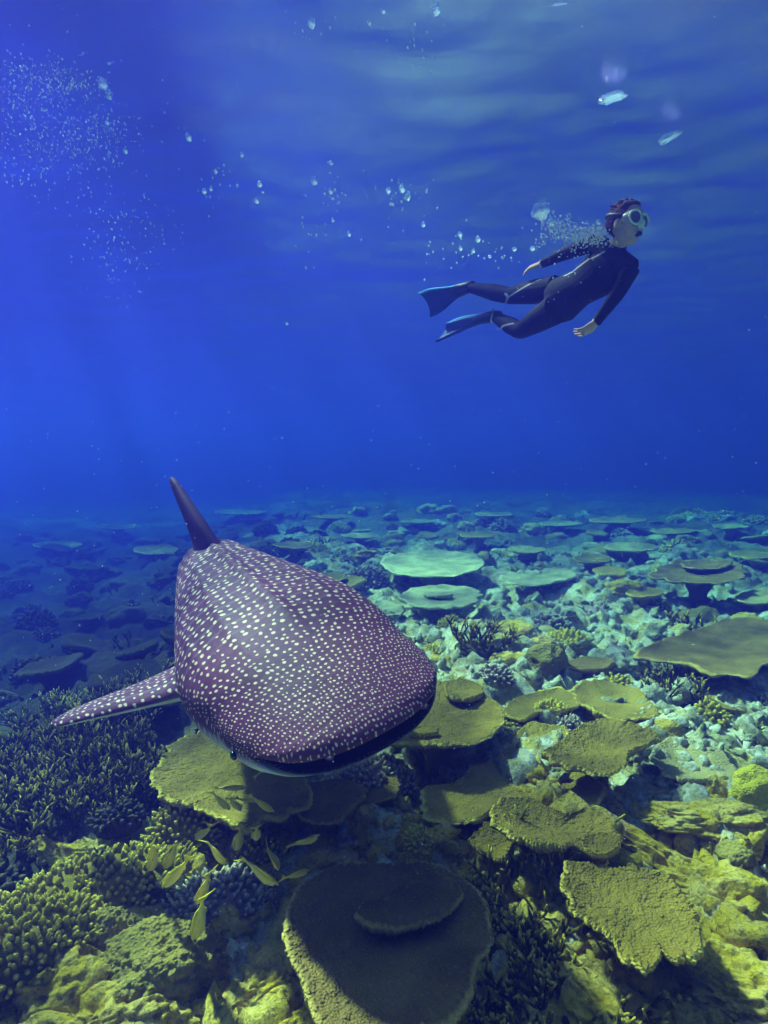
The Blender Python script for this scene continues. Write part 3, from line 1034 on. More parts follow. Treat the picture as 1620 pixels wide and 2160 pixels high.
# ------------------------------------------------------------------ reef builders
def radial_outline(poly, n, serr=0.012, seed=0, rough=0.03):
    """closed polygon -> centre and radius by angle, with a frilled edge."""
    poly = np.asarray(poly, float)[:, :2]
    # smooth the traced outline once
    P = []
    for k in range(len(poly)):
        a, b_ = poly[k], poly[(k + 1) % len(poly)]
        P += [a * 0.8 + b_ * 0.2, a * 0.2 + b_ * 0.8]
    poly = np.array(P)
    x, y = poly[:, 0], poly[:, 1]
    x1, y1 = np.roll(x, -1), np.roll(y, -1)
    cr = x * y1 - x1 * y
    A = cr.sum() / 2
    c = np.array([((x + x1) * cr).sum(), ((y + y1) * cr).sum()]) / (6 * A)
    th_ = np.arange(n) / n * 2 * math.pi
    D = np.stack([np.cos(th_), np.sin(th_)], 1)
    R = np.zeros(n)
    for a, b_ in zip(poly, np.roll(poly, -1, 0)):
        e = b_ - a
        den = D[:, 0] * e[1] - D[:, 1] * e[0]
        den = np.where(np.abs(den) < 1e-9, 1e-9, den)
        w = a - c
        t = (w[0] * e[1] - w[1] * e[0]) / den
        u = (w[0] * D[:, 1] - w[1] * D[:, 0]) / den
        ok = (t > 0) & (u >= -1e-6) & (u <= 1 + 1e-6)
        R = np.where(ok, np.maximum(R, t), R)
    m_ = R.mean()
    R = np.where(R <= 0, m_, R)
    for _ in range(2): R = 0.5 * R + 0.25 * (np.roll(R, 1) + np.roll(R, -1))
    p3 = np.stack([np.cos(th_), np.sin(th_), th_ * 0 + seed * 3.7], 1)
    R = R * (1 + rough * fbm(p3 * 5, 3, seed) + rough * 0.6 * np.minimum(fbm(p3 * 11, 2, seed + 3), 0))
    k = max(6, int(m_ * 2 * math.pi / 0.022))
    R = R + serr * (0.5 * np.abs(np.sin(th_ * k / 2 + 2 * vnoise(p3 * 6, seed))) + 0.5 * vnoise(p3 * k * 0.35, seed + 9))
    return c, th_, R


def table_plate(bt, poly, ztop, nr=60, na=360, thick=0.045, dish=0.05, seed=0, stalk_to=None, tilt=(0, 0), serr=0.012, rough=0.03, stalk=None):
    """one plate: granular dished top, frilled rim, underside drawn in to a stalk."""
    c, th_, R = radial_outline(poly, na, serr, seed, rough)
    m_ = R.mean()
    rho = np.linspace(0, 1, nr) ** 0.8
    rows, tip = [], []
    cs, sn_ = np.cos(th_), np.sin(th_)

    def tiltz(x, y): return tilt[0] * (x - c[0]) + tilt[1] * (y - c[1])
    for q in rho:
        x, y = c[0] + q * R * cs, c[1] + q * R * sn_
        P3 = np.stack([x, y, x * 0 + seed], 1)
        z = ztop + dish * (q * q - 0.6) * min(1, m_ / 0.4) + 0.016 * fbm(P3 * 5, 2, seed + 1) + 0.0045 * vnoise(P3 * 46, seed + 2) * (1 if na > 250 else 0)
        z = z + 0.007 * np.abs(np.sin(th_ * 40)) * smooth(0.8, 1, q) - 0.55 * thick * smooth(0.955, 1.0, q)
        rows.append(np.stack([x, y, z + tiltz(x, y)], 1)); tip.append(np.full(na, smooth(0.945, 0.99, q)) * (0.75 + 0.25 * vnoise(P3 * 12, seed)))
    zb = ztop - thick
    st = (ztop - stalk_to) if stalk_to is not None else 0.12
    def under(q, dz):
        Rq = R * q if q > 0.5 else (R * 0.4 + m_ * 0.6) * q
        x, y = c[0] + Rq * cs, c[1] + Rq * sn_
        z = zb - dz + 0.012 * fbm(np.stack([x * 9, y * 9, x * 0], 1), 2, seed + 4) + (tiltz(x, y) if q > 0.3 else 0) + (dish * (q * q - 0.6) * min(1, m_ / 0.4) if q > 0.5 else 0)
        return np.stack([x, y, z], 1)
    low = [(0.99, 0.0), (0.93, 0.006), (0.7, 0.018), (0.42, 0.03 + 0.08 * st)]
    foot = [(0.32, 0.03 + 0.10 * st), (0.17, 0.05 + 0.45 * st), (0.20, 0.05 + 1.15 * st)]
    low += [(0.04, 0.03 + 0.16 * st)] if stalk is not None else foot[1:]
    for q, dz in low:
        rows.append(under(q, dz)); tip.append(np.zeros(na))
    bt.add(np.concatenate(rows), grid_faces(len(rows), na, True), None, tip=np.concatenate(tip))
    if stalk is not None:
        sr = [under(q, dz) for q, dz in foot]
        stalk.add(np.concatenate(sr), grid_faces(3, na, True), None, tip=0.0)
    return c, m_


def local(me_batch, name, origin):
    me = me_batch.build(name)
    me.transform(Matrix.Translation(-Vector([float(v_) for v_ in origin])))
    return me


def px_poly(pts, z):
    return np.array([on_plane(x_, y_, z)[:2] for x_, y_ in pts])


def table_coral(label, pts, h, mat, tiers=(), seed=0, near=True, group=None, tilt=(0, 0), thick=0.028, dish=0.05, name='table_coral', serr=0.012, rough=0.03):
    """pts: the rim as seen in the picture; h: height of the rim above the reef base level."""
    poly = px_poly(pts, h)
    bt, sb_ = Batch(), Batch()
    c0_ = poly.mean(0)
    base = fz(c0_[0], c0_[1])
    base = min(base, h - 0.12)
    c, r_ = table_plate(bt, poly, h, 80 if near else 34, 440 if near else 220, thick, dish, seed, base - 0.05, tilt, serr, rough, sb_)
    root = empty(name, (c[0], c[1], base))
    tag(root, label, 'table coral', group)
    obj('plate', local(bt, 'plate', root.location), mat, root)
    obj('stalk', local(sb_, 'stalk', root.location), mat, root)
    for k, (tp, dz) in enumerate(tiers):
        b2 = Batch()
        table_plate(b2, px_poly(tp, h + dz), h + dz, 44 if near else 24, 260 if near else 140, 0.03, 0.02, seed + 50 + k, h - 0.02, (0, 0), serr, rough)
        obj('upper_plate', local(b2, 'upper_plate', root.location), mat, root)
    if group is None: LAND.append((c[0], c[1], label, r_))
    return root


def ell(cx, cy, rx, ry, n=18, wob=0.12, seed=0):
    r_ = random.Random(seed * 77 + 5)
    ph = [r_.uniform(0, 6.28) for _ in range(3)]
    return [(cx + rx * math.cos(t) * (1 + wob * math.sin(2 * t + ph[0]) * .5 + wob * math.sin(3 * t + ph[1]) * .5), cy + ry * math.sin(t) * (1 + wob * math.sin(2 * t + ph[2]) * .5)) for t in np.arange(n) / n * 2 * math.pi]


LAND = []          # landmarks that labels can name
M_TABLE_MID = coral_mat('table_coral_faded', (0.38, 0.29, 0.11), (0.80, 0.64, 0.22))
TABLES = [
    ('broad dark brown table coral with a smaller crescent plate on top', 0.34, M_TABLE_DARK,
     [(610, 1895), (645, 1858), (720, 1832), (830, 1820), (930, 1836), (1000, 1872), (1034, 1930), (1040, 1992), (1004, 2040), (1006, 2090), (975, 2150), (900, 2190), (780, 2215), (690, 2195), (652, 2140), (640, 2080), (612, 2040), (598, 1975)],
     [([(748, 1936), (760, 1905), (810, 1885), (870, 1850), (930, 1838), (972, 1862), (976, 1892), (930, 1936), (850, 1957), (785, 1957)], 0.055)]),
    ('round olive table coral just past the whale shark mouth, carrying two small plates', 0.36, M_TABLE,
     [(925, 1440), (985, 1442), (1022, 1464), (1060, 1488), (1063, 1530), (1030, 1560), (960, 1580), (880, 1578), (800, 1566), (770, 1530), (800, 1480), (860, 1450)],
     [([(935, 1438), (985, 1432), (1015, 1448), (1022, 1462), (990, 1478), (945, 1470)], 0.04), ([(862, 1540), (890, 1532), (925, 1536), (922, 1548), (890, 1552), (866, 1550)], 0.035)]),
    ('large ragged olive table coral with a broad sunlit top and scalloped front', 0.16, M_TABLE,
     [(866, 1690), (885, 1668), (960, 1652), (1000, 1620), (1075, 1590), (1100, 1535), (1140, 1520), (1200, 1545), (1262, 1640), (1276, 1700), (1215, 1722), (1130, 1700), (1050, 1692), (1010, 1742), (930, 1738), (885, 1716)], []),
    ('dark lobed table coral raised over the large ragged sunlit plate', 0.34, M_TABLE,
     [(1145, 1592), (1180, 1572), (1215, 1535), (1270, 1520), (1340, 1530), (1381, 1546), (1376, 1572), (1332, 1586), (1312, 1626), (1262, 1635), (1195, 1622), (1160, 1610)], []),
    ('lobed olive table coral with broken inner edges beside the staghorn bush', 0.30, M_TABLE,
     [(1032, 1712), (1058, 1688), (1110, 1684), (1165, 1708), (1200, 1720), (1248, 1700), (1296, 1742), (1311, 1778), (1285, 1800), (1240, 1798), (1208, 1778), (1180, 1795), (1130, 1792), (1082, 1770), (1042, 1742)],
     [([(1225, 1770), (1260, 1752), (1300, 1762), (1308, 1785), (1278, 1803), (1240, 1798)], 0.05)]),
    ('wide brown table coral with a deeply notched front edge over orange rock', 0.30, M_TABLE,
     [(1180, 1865), (1212, 1815), (1300, 1826), (1392, 1846), (1452, 1895), (1487, 1985), (1474, 2032), (1452, 2028), (1446, 1996), (1436, 2030), (1416, 2032), (1404, 1992), (1390, 2026), (1366, 2050), (1325, 2040), (1298, 2012), (1290, 1985), (1240, 1945), (1200, 1922)], []),
    ('flat olive table coral under the chin of the whale shark', 0.16, M_TABLE,
     [(318, 1632), (345, 1585), (400, 1545), (520, 1545), (620, 1590), (660, 1655), (650, 1700), (605, 1718), (592, 1738), (560, 1730), (540, 1752), (480, 1750), (432, 1718), (350, 1692), (325, 1660)], []),
    ('small olive table coral tucked below the lobed one', 0.14, M_TABLE,
     [(985, 1772), (1040, 1728), (1090, 1768), (1068, 1815), (1030, 1800), (1005, 1788)], []),
    ('thin olive table coral behind the dark lobed one', 0.20, M_TABLE,
     [(1195, 1455), (1262, 1432), (1340, 1452), (1384, 1492), (1385, 1520), (1330, 1522), (1240, 1504)], []),
    ('ragged thin olive table coral with a frilled front next to small knob corals', 0.20, M_TABLE,
     [(1065, 1505), (1075, 1478), (1130, 1460), (1190, 1455), (1232, 1478), (1205, 1500), (1130, 1508), (1100, 1524)], []),
    ('big dark branching-edged table coral spreading out among dark hollows', 0.30, M_TABLE_DARK,
     [(1325, 1385), (1400, 1348), (1480, 1325), (1560, 1300), (1660, 1315), (1680, 1390), (1596, 1405), (1592, 1438), (1530, 1420), (1500, 1432), (1440, 1405), (1380, 1398)], []),
    ('broken pale table coral lying low beside a yellow rock', 0.16, M_TABLE_MID,
     [(1372, 1602), (1385, 1575), (1430, 1556), (1510, 1580), (1562, 1632), (1490, 1652), (1410, 1640)], []),
    ('large round blue-green table coral on a stalk', 0.40, M_TABLE_PALE, ell(912, 1190, 108, 29, seed=1, wob=.06), []),
    ('bright pale table coral with a dark split across its top', 0.30, M_TABLE_PALE, ell(930, 1260, 84, 25, seed=2, wob=.08), [(ell(925, 1252, 30, 6, seed=9), 0.03)]),
    ('broken table coral with a ragged notched rim near the round blue-green one', 0.34, M_TABLE_PALE,
     [(1044, 1218), (1090, 1208), (1130, 1213), (1150, 1200), (1200, 1198), (1222, 1216), (1190, 1226), (1140, 1237), (1080, 1234)], []),
    ('wide blue-grey table coral with a second plate behind its rim', 0.38, M_TABLE_DARK, ell(1474, 1208, 102, 27, seed=4, wob=.08), [(ell(1490, 1190, 56, 10, seed=3), 0.06)]),
    ('small pale table coral beside the bright split one', 0.17, M_TABLE_PALE, ell(818, 1287, 32, 18, seed=6), []),
    ('low pale plate coral breaking out of the rubble below the notched table', 0.24, M_TABLE_PALE, ell(1200, 1345, 52, 13, seed=7), []),
    ('flat dark plate coral beside a rubble hollow', 0.22, M_TABLE_DARK, ell(1240, 1400, 56, 13, seed=8), []),
    ('dusky table coral half sunk in the rubble past the knob corals', 0.18, M_TABLE, ell(1080, 1420, 50, 14, seed=10), []),
]
for k, (lab, h, mat, pts, tiers) in enumerate(TABLES):
    table_coral(lab, pts, h, mat, tiers, seed=k * 3 + 1, near=k < 8, rough=0.02 if k in (0, 1, 12) else 0.075)
FAR_TABLES = [(1330, 1155, 55, 10), (1300, 1098, 60, 6), (1180, 1105, 46, 5), (690, 1218, 42, 10), (505, 1080, 52, 5), (330, 1160, 50, 11), (432, 1215, 46, 16), (1600, 1168, 60, 11),
              (760, 1130, 40, 6), (1010, 1128, 44, 7), (1110, 1160, 40, 7), (1250, 1180, 42, 9), (880, 1100, 36, 4), (1420, 1120, 48, 6), (1540, 1110, 40, 5), (620, 1150, 44, 7), (1600, 1260, 50, 14),
              (250, 1110, 46, 6), (120, 1150, 50, 8), (700, 1090, 40, 4), (1040, 1085, 40, 4), (1360, 1250, 38, 10)]
for k, (cx, cy, rx, ry) in enumerate(FAR_TABLES):
    lft = cx < 450
    hh_ = 0.3
    for _ in range(6):
        g_ = on_plane(cx, cy, hh_)
        hh_ = 0.6 * hh_ + 0.4 * (float(floor_z(g_[0], g_[1], False)[0]) + 0.30 + 0.07 * math.sin(k * 2.3))
    table_coral('dim table coral fading into the blue along the drop beyond the shark tail' if lft else 'distant table coral plate fading into the blue haze across the reef', ell(cx, cy, rx, ry, seed=k + 20),
                hh_, (M_TABLE_DARK if lft and k not in (6,) else (M_TABLE_MID, M_TABLE)[k % 2]), seed=k + 90, near=False, group='table corals along the drop' if lft else 'distant table corals')


def branch_mesh(name, R=0.3, H=0.25, n=26, rb=0.012, seed=0, spread=1.0, lv=2):
    """a staghorn bush: forked tapering branches with pale tips."""
    r_ = random.Random(seed)
    bt = Batch()

    def grow(p0, d, L_, rad_, level):
        d = unit(d)
        d2 = unit(d + np.array([r_.gauss(0, .22), r_.gauss(0, .22), 0.30]))
        p1 = p0 + d * L_ * 0.55
        p2 = p1 + d2 * L_ * 0.45
        last = level == 0
        vv, qq, tt, t_ = tube([p0, p1, p2], [rad_, rad_ * 0.86, rad_ * 0.60], 5, cap0=False)
        hgt = np.clip(vv[:, 2] / H, 0, 1)
        bt.add(vv, qq, tt, tip=(np.clip((t_ - 0.45) / 0.5, 0, 1) * 0.9 if last else t_ * 0.12))
        if not last:
            for q in range(r_.choice((2, 3, 3))):
                a = r_.uniform(0, 6.283)
                side = np.array([math.cos(a), math.sin(a), 0.25])
                grow(p1 + (p2 - p1) * r_.uniform(0.1, 1.0), d2 * 0.85 + side * r_.uniform(0.5, 0.95), L_ * r_.uniform(0.5, 0.8), rad_ * 0.80, level - 1)
    bt.add(ICO[2][0] * np.array([R * 0.85, R * 0.85, 0.07]) + (0, 0, -0.05), None, ICO[2][1], tip=0.0)
    for k in range(n):
        a, q = r_.uniform(0, 6.283), math.sqrt(r_.random())
        p0 = np.array([math.cos(a) * q * R * 0.75, math.sin(a) * q * R * 0.75, -0.06])
        d = np.array([math.cos(a) * q * spread, math.sin(a) * q * spread, 0.9 + r_.gauss(0, .15)])
        grow(p0, d, H * r_.uniform(0.5, 0.8), rb * r_.uniform(0.85, 1.15), lv)
    return bt.build(name)


def finger_mesh(name, R=(0.3, 0.2), H=0.18, n=420, L_=0.045, rad_=0.013, seed=0, jitter=0.25):
    """a mound closely set with short blunt fingers."""
    r_ = np.random.default_rng(seed)
    bt = Batch()
    dome = ICO[3][0] * np.array([R[0], R[1], H])
    dome = dome * (1 + 0.12 * fbm(ICO[3][0] * 2.1 + seed, 3, seed))[:, None]
    bt.add(dome, None, ICO[3][1], tip=0.0)
    sides = 6
    a = np.arange(sides) / sides * 2 * math.pi
    prof = ((0.0, 1.0), (0.45, 1.08), (0.8, 0.86), (1.0, 0.42))
    T0 = np.concatenate([np.stack([18 + np.arange(6), 18 + (np.arange(6) + 1) % 6, np.full(6, 24)], 1)])
    i_ = np.arange(n) + 0.5
    zz = 1 - 1.05 * i_ / n                   # spread over the upper half
    ph = i_ * 2.399963
    for k in range(n):
        rr_ = math.sqrt(max(0, 1 - zz[k] ** 2))
        nrm_ = np.array([math.cos(ph[k]) * rr_, math.sin(ph[k]) * rr_, zz[k]]) + r_.normal(0, 0.05, 3)
        nrm_ /= np.linalg.norm(nrm_)
        s_ = 1 + 0.12 * float(fbm(nrm_[None] * 2.1 + seed, 3, seed)[0])
        p0 = nrm_ * np.array([R[0], R[1], H]) * s_ * 0.98
        d = unit(nrm_ / np.array([R[0], R[1], H]) * H + np.array([0, 0, 0.35]) + r_.normal(0, jitter, 3))
        x_, y_, _ = frame_of(d)
        ll, rd = L_ * r_.uniform(0.65, 1.3), rad_ * r_.uniform(0.75, 1.2)
        rows = [p0 + d * ll * h_ + rd * w_ * (np.cos(a)[:, None] * x_ + np.sin(a)[:, None] * y_) for h_, w_ in prof]
        V_ = np.vstack(rows + [(p0 + d * ll * 1.12)[None]])
        bt.add(V_, grid_faces(4, sides, True), T0, tip=np.concatenate([np.repeat([0.0, 0.05, 0.35, 0.75], 6), [0.9]]))
    return bt.build(name)


def lump_mesh(name, R=(0.3, 0.25, 0.2), sub=4, seed=0, rough=0.25, nub=0.0, nub_scale=9, sharp=False):
    """a boulder: displaced, optionally knobbed all over."""
    D = ICO[sub][0]
    k = rough * fbm(D * 1.4 + seed * 3.1, 4, seed)
    if sharp:
        k = k - 0.35 * rough * np.abs(fbm(D * 2.6 + seed, 3, seed + 5)) + 0.06 * fbm(D * 9, 3, seed + 8)
    if nub:
        k = k + nub * (1 - np.minimum(worley(D * nub_scale + seed, seed), 1)) ** 1.0
    k = np.clip(k, -0.40, 0.34)
    V_ = D * (1 + k)[:, None] * np.array(R)
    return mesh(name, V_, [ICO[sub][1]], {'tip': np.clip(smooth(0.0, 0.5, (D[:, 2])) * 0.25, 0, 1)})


def place(name, label, cat, me, mat, px, py, h=0.0, group=None, part=None, rz=0.0, scale=1.0, tilt=0.0, sink=0.0):
    """stand a piece on the reef where the sight line through (px, py) meets the plane h."""
    p_ = on_plane(px, py, h)
    z = fz(p_[0], p_[1]) - sink
    if part:
        o = empty(name, (p_[0], p_[1], z))
        c_ = obj(part, me, mat, o)
    else:
        o = obj(name, me, mat, None, (p_[0], p_[1], z))
    o.rotation_euler = (tilt, 0, rz)
    o.scale = (scale,) * 3
    tag(o, label, cat, group)
    return o


# staghorn bushes -------------------------------------------------------------
DARK_G = 'dark staghorn thicket under the shark fin'
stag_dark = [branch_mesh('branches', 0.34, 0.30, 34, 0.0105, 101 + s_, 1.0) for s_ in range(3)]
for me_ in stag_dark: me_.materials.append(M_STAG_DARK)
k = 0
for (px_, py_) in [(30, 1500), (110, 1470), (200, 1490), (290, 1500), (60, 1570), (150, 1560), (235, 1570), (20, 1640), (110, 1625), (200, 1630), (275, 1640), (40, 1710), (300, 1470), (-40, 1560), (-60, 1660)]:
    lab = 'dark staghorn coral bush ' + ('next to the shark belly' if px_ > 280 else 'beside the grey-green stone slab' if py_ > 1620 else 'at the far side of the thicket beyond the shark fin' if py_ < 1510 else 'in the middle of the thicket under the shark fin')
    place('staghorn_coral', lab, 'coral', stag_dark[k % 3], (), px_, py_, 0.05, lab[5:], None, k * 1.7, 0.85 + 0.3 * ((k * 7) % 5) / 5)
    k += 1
for lab, px_, py_, R_, H_, n_, rb_, sd_, mat in [
        ('olive staghorn coral with yellow tips beside the wide notched table coral', 1145, 1885, 0.24, 0.26, 30, 0.012, 201, M_STAG),
        ('thick dim staghorn coral at the foot of the broad dark table coral', 1215, 2085, 0.28, 0.22, 26, 0.013, 202, M_STAG_DARK),
        ('tall thin staghorn coral behind the lobed table coral edge', 1185, 1840, 0.10, 0.28, 9, 0.013, 203, M_STAG),
        ('small knobbly staghorn coral rising over the large ragged plate edge', 925, 1645, 0.15, 0.18, 18, 0.012, 204, M_STAG),
        ('short stubby yellow staghorn coral in the orange rock', 1395, 2125, 0.12, 0.14, 14, 0.016, 205, M_STAG),
        ('dusky staghorn coral bush in the hollow by the dark spreading table', 1425, 1470, 0.26, 0.22, 26, 0.012, 206, M_STAG_DARK),
        ('spindly dark staghorn coral in the gap under the broad dark table coral', 1090, 2130, 0.24, 0.20, 22, 0.012, 207, M_STAG_DARK),
        ('low dark staghorn coral between the small olive table and the dark one', 1070, 1975, 0.18, 0.16, 18, 0.012, 208, M_STAG_DARK),
        ('grey branching coral bush on the pale rubble past the shark mouth', 1010, 1400, 0.30, 0.24, 26, 0.014, 209, M_STAG_DARK)]:
    place('staghorn_coral', lab, 'coral', branch_mesh('branches', R_, H_, n_, rb_, sd_), mat, px_, py_, 0.06, None, 'branches')

# finger corals ---------------------------------------------------------------
for lab, px_, py_, R_, H_, n_, sd_, mat, rz_ in [
        ('long ridge of olive finger coral running down beside the rock', 130, 1875, (0.66, 0.26), 0.20, 900, 301, M_FINGER, 0.72),
        ('round finger coral with thick upright knobs against the flat table coral', 388, 1712, (0.20, 0.17), 0.20, 200, 302, M_FINGER, 0.2),
        ('pale flat finger coral cushion on the edge of the flat table coral', 405, 1665, (0.17, 0.10), 0.10, 190, 303, M_FINGER_BLUE, 0.1),
        ('wide violet-grey finger coral with pale tips among the yellow fish', 455, 1850, (0.30, 0.20), 0.16, 420, 304, M_FINGER_BLUE, 0.5),
        ('small finger coral knob in the dark hollow among the fish', 545, 1750, (0.13, 0.11), 0.14, 120, 305, M_FINGER, 0.0),
        ('grey-tipped finger coral mound under the mouth of the shark', 790, 1650, (0.26, 0.18), 0.16, 340, 306, M_FINGER_BLUE, 0.2),
        ('little dark finger coral beside the small olive table', 1010, 1830, (0.13, 0.10), 0.08, 120, 307, M_FINGER, 0.4),
        ('pale yellow finger coral cushion on the big ragged plate', 1160, 1522, (0.17, 0.10), 0.14, 160, 308, M_ALGAE, 0.3),
        ('pale finger coral tuft next to the yellow cushion', 1200, 1545, (0.13, 0.09), 0.12, 120, 309, M_FINGER_BLUE, 0.1),
        ('dull finger coral mound below the long ridge', 60, 1985, (0.32, 0.20), 0.14, 420, 310, M_FINGER, 0.6),
        ('pale finger coral head beside the bright split table coral', 775, 1225, (0.34, 0.24), 0.26, 160, 311, M_FINGER_BLUE, 0.2),
        ('yellowish finger coral cushion on the mid reef rubble', 1195, 1375, (0.24, 0.15), 0.12, 160, 312, M_ALGAE, 0.3)]:
    big = py_ < 1400
    place('finger_coral', lab, 'coral', finger_mesh('fingers', R_, H_, n_, 0.075 if big else 0.042, 0.022 if big else 0.0125, sd_), mat, px_, py_, 0.08, None, 'fingers', rz_)

# boulders and rocks ------------------------------------------------------------
for lab, px_, py_, R_, sd_, nub, ns_, mat, rz_, cat in [
        ('large dark nubbly boulder coral at the foot of the fish school', 340, 1995, (0.27, 0.22, 0.20), 401, 0.16, 9, M_BOULDER, 0.5, 'coral'),
        ('small round nubbly boulder coral above the larger dark one', 222, 1940, (0.14, 0.12, 0.13), 402, 0.16, 7, M_BOULDER, 0.0, 'coral'),
        ('low brown boulder coral pressed against the nubbly one', 290, 1905, (0.13, 0.10, 0.10), 403, 0.12, 7, M_BOULDER, 0.2, 'coral'),
        ('yellow algae-covered rock by the broken pale table coral', 1600, 1690, (0.17, 0.15, 0.17), 404, 0.05, 5, M_ALGAE, 0.0, 'coral')]:
    place('boulder_coral', lab, cat, lump_mesh('boulder', R_, 5, sd_, 0.16, nub, ns_), mat, px_, py_, 0.08, None, None, rz_)
for lab, px_, py_, R_, sd_, rz_ in [
        ('big pinkish-brown rock beside the dull finger coral mound', 105, 2045, (0.26, 0.20, 0.20), 501, 0.3),
        ('rough yellow rock at the very foot of the pinkish-brown rock', 215, 2125, (0.30, 0.18, 0.14), 502, 0.2),
        ('jagged yellowish rock sticking up beside the broad dark table coral', 545, 2010, (0.20, 0.14, 0.11), 523, 0.9),
        ('small grey-green rock between the jagged rock and the nubbly boulder', 395, 2070, (0.10, 0.08, 0.08), 504, 0.2),
        ('orange-yellow rock pile under the broad dark table coral rim', 560, 2110, (0.30, 0.16, 0.14), 505, 0.5),
        ('yellow-edged grey rock behind the yellow algae-covered one', 1525, 1690, (0.17, 0.12, 0.15), 506, 0.1),
        ('long sunlit rock ridge slanting beside the lobed table coral', 1330, 1795, (0.40, 0.09, 0.12), 507, -0.85),
        ('orange crusted rock slope under the notched table coral', 1300, 2110, (0.34, 0.14, 0.12), 508, -0.9),
        ('layered yellow rock ledge beside the notched table coral', 1530, 1900, (0.34, 0.15, 0.13), 509, -0.5),
        ('cracked yellow rock at the outer corner of the reef edge', 1560, 2060, (0.30, 0.20, 0.16), 510, -0.4),
        ('flat algae-edged rock slab between the finger ridge and the flat table', 200, 1735, (0.22, 0.14, 0.10), 511, 0.2),
        ('small pale rock in the dark thicket of staghorn', 140, 1650, (0.13, 0.07, 0.10), 512, 0.4),
        ('pale sandy rock leaning on the round finger coral', 310, 1770, (0.16, 0.12, 0.10), 513, 0.6),
        ('grey-green stone slab beside the dark thicket edge', 90, 1735, (0.17, 0.10, 0.09), 514, 0.1),
        ('stepped grey rock shelf under the yellow-edged rock', 1480, 1760, (0.34, 0.14, 0.07), 515, -0.1),
        ('small dark pointed rock by the broad dark table coral', 897, 1805, (0.05, 0.04, 0.06), 516, 0.0),
        ('pale mottled rock below the wide finger coral', 590, 1900, (0.15, 0.10, 0.08), 517, 0.7),
        ('dark rock in the gap under the ragged sunlit plate', 1330, 1680, (0.20, 0.14, 0.08), 518, 0.2)]:
    place('rock', lab, 'rock', lump_mesh('rock', R_, 5, sd_, 0.38, 0.05, 6, True), M_ROCK, px_, py_, 0.04, None, None, rz_, sink=0.02)

# coral heads scattered over the reef, smaller with distance -----------------------
HEADS = [
    ('knob_coral', 'knobbly coral head', [finger_mesh('knobs', (0.16, 0.14), 0.13, 90, 0.045, 0.018, 600 + s_) for s_ in range(3)], ((M_FINGER, 'low olive'), (M_FINGER_BLUE, 'low violet-grey'), (M_ALGAE, 'low yellow'))),
    ('boulder_coral', 'boulder coral head', [lump_mesh('boulder', (0.17, 0.15, 0.13), 3, 620 + s_, 0.25, 0.14, 5) for s_ in range(3)], ((M_BOULDER, 'round brown'), (M_TABLE_MID, 'round pale'), (M_TABLE, 'lumpy olive'))),
    ('bush_coral', 'branching coral bush', [branch_mesh('branches', 0.17, 0.16, 12, 0.012, 640 + s_, 1.0, 1) for s_ in range(3)], ((M_STAG, 'small yellow-tipped'), (M_STAG_DARK, 'small dark'), (M_FINGER_BLUE, 'small grey'))),
    ('rock', 'dead coral rock', [lump_mesh('rock', (0.20, 0.16, 0.13), 4, 660 + s_, 0.42, 0.06, 5, True) for s_ in range(3)], ((M_PALE, 'rough'), (M_ROCK, 'jagged'), (M_PALE, 'pale'))),
    ('plate_coral', 'plate coral', [], ((M_TABLE, 'little thin olive'), (M_TABLE_MID, 'little thin pale'), (M_TABLE_DARK, 'little thin brown'))),
]
for s_ in range(3):
    bt = Batch()
    table_plate(bt, [(0.22 * math.cos(t) * (1 + .2 * math.sin(3 * t + s_)), 0.19 * math.sin(t)) for t in np.arange(14) / 14 * 6.283], 0.14, 16, 110, 0.03, 0.03, 680 + s_, -0.05, (0.1, -0.12))
    HEADS[4][2].append(bt.build('plate'))
for _, _, ms, mt in HEADS:
    for me_, (mm, _) in zip(ms, mt): me_.materials.append(mm)
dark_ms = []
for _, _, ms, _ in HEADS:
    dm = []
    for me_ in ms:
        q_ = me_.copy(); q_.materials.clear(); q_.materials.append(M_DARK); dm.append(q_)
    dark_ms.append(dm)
SHORT = ['the broad dark table coral', 'the olive table by the shark mouth', 'the large ragged sunlit plate', 'the dark lobed table coral', 'the lobed table with broken edges', 'the notched brown table coral',
         'the flat table under the shark chin', 'the small tucked olive table', 'the thin olive table coral', 'the frilled thin table coral', 'the dark spreading table coral', 'the broken pale table coral',
         'the round blue-green table coral', 'the bright split table coral', 'the ragged notched table coral', 'the wide blue-grey table coral', 'the small pale table coral', 'the low pale plate coral', 'the flat dark plate coral', 'the dusky sunken table coral']
r_ = random.Random(77)
done = []
placed = 0
tries = 0
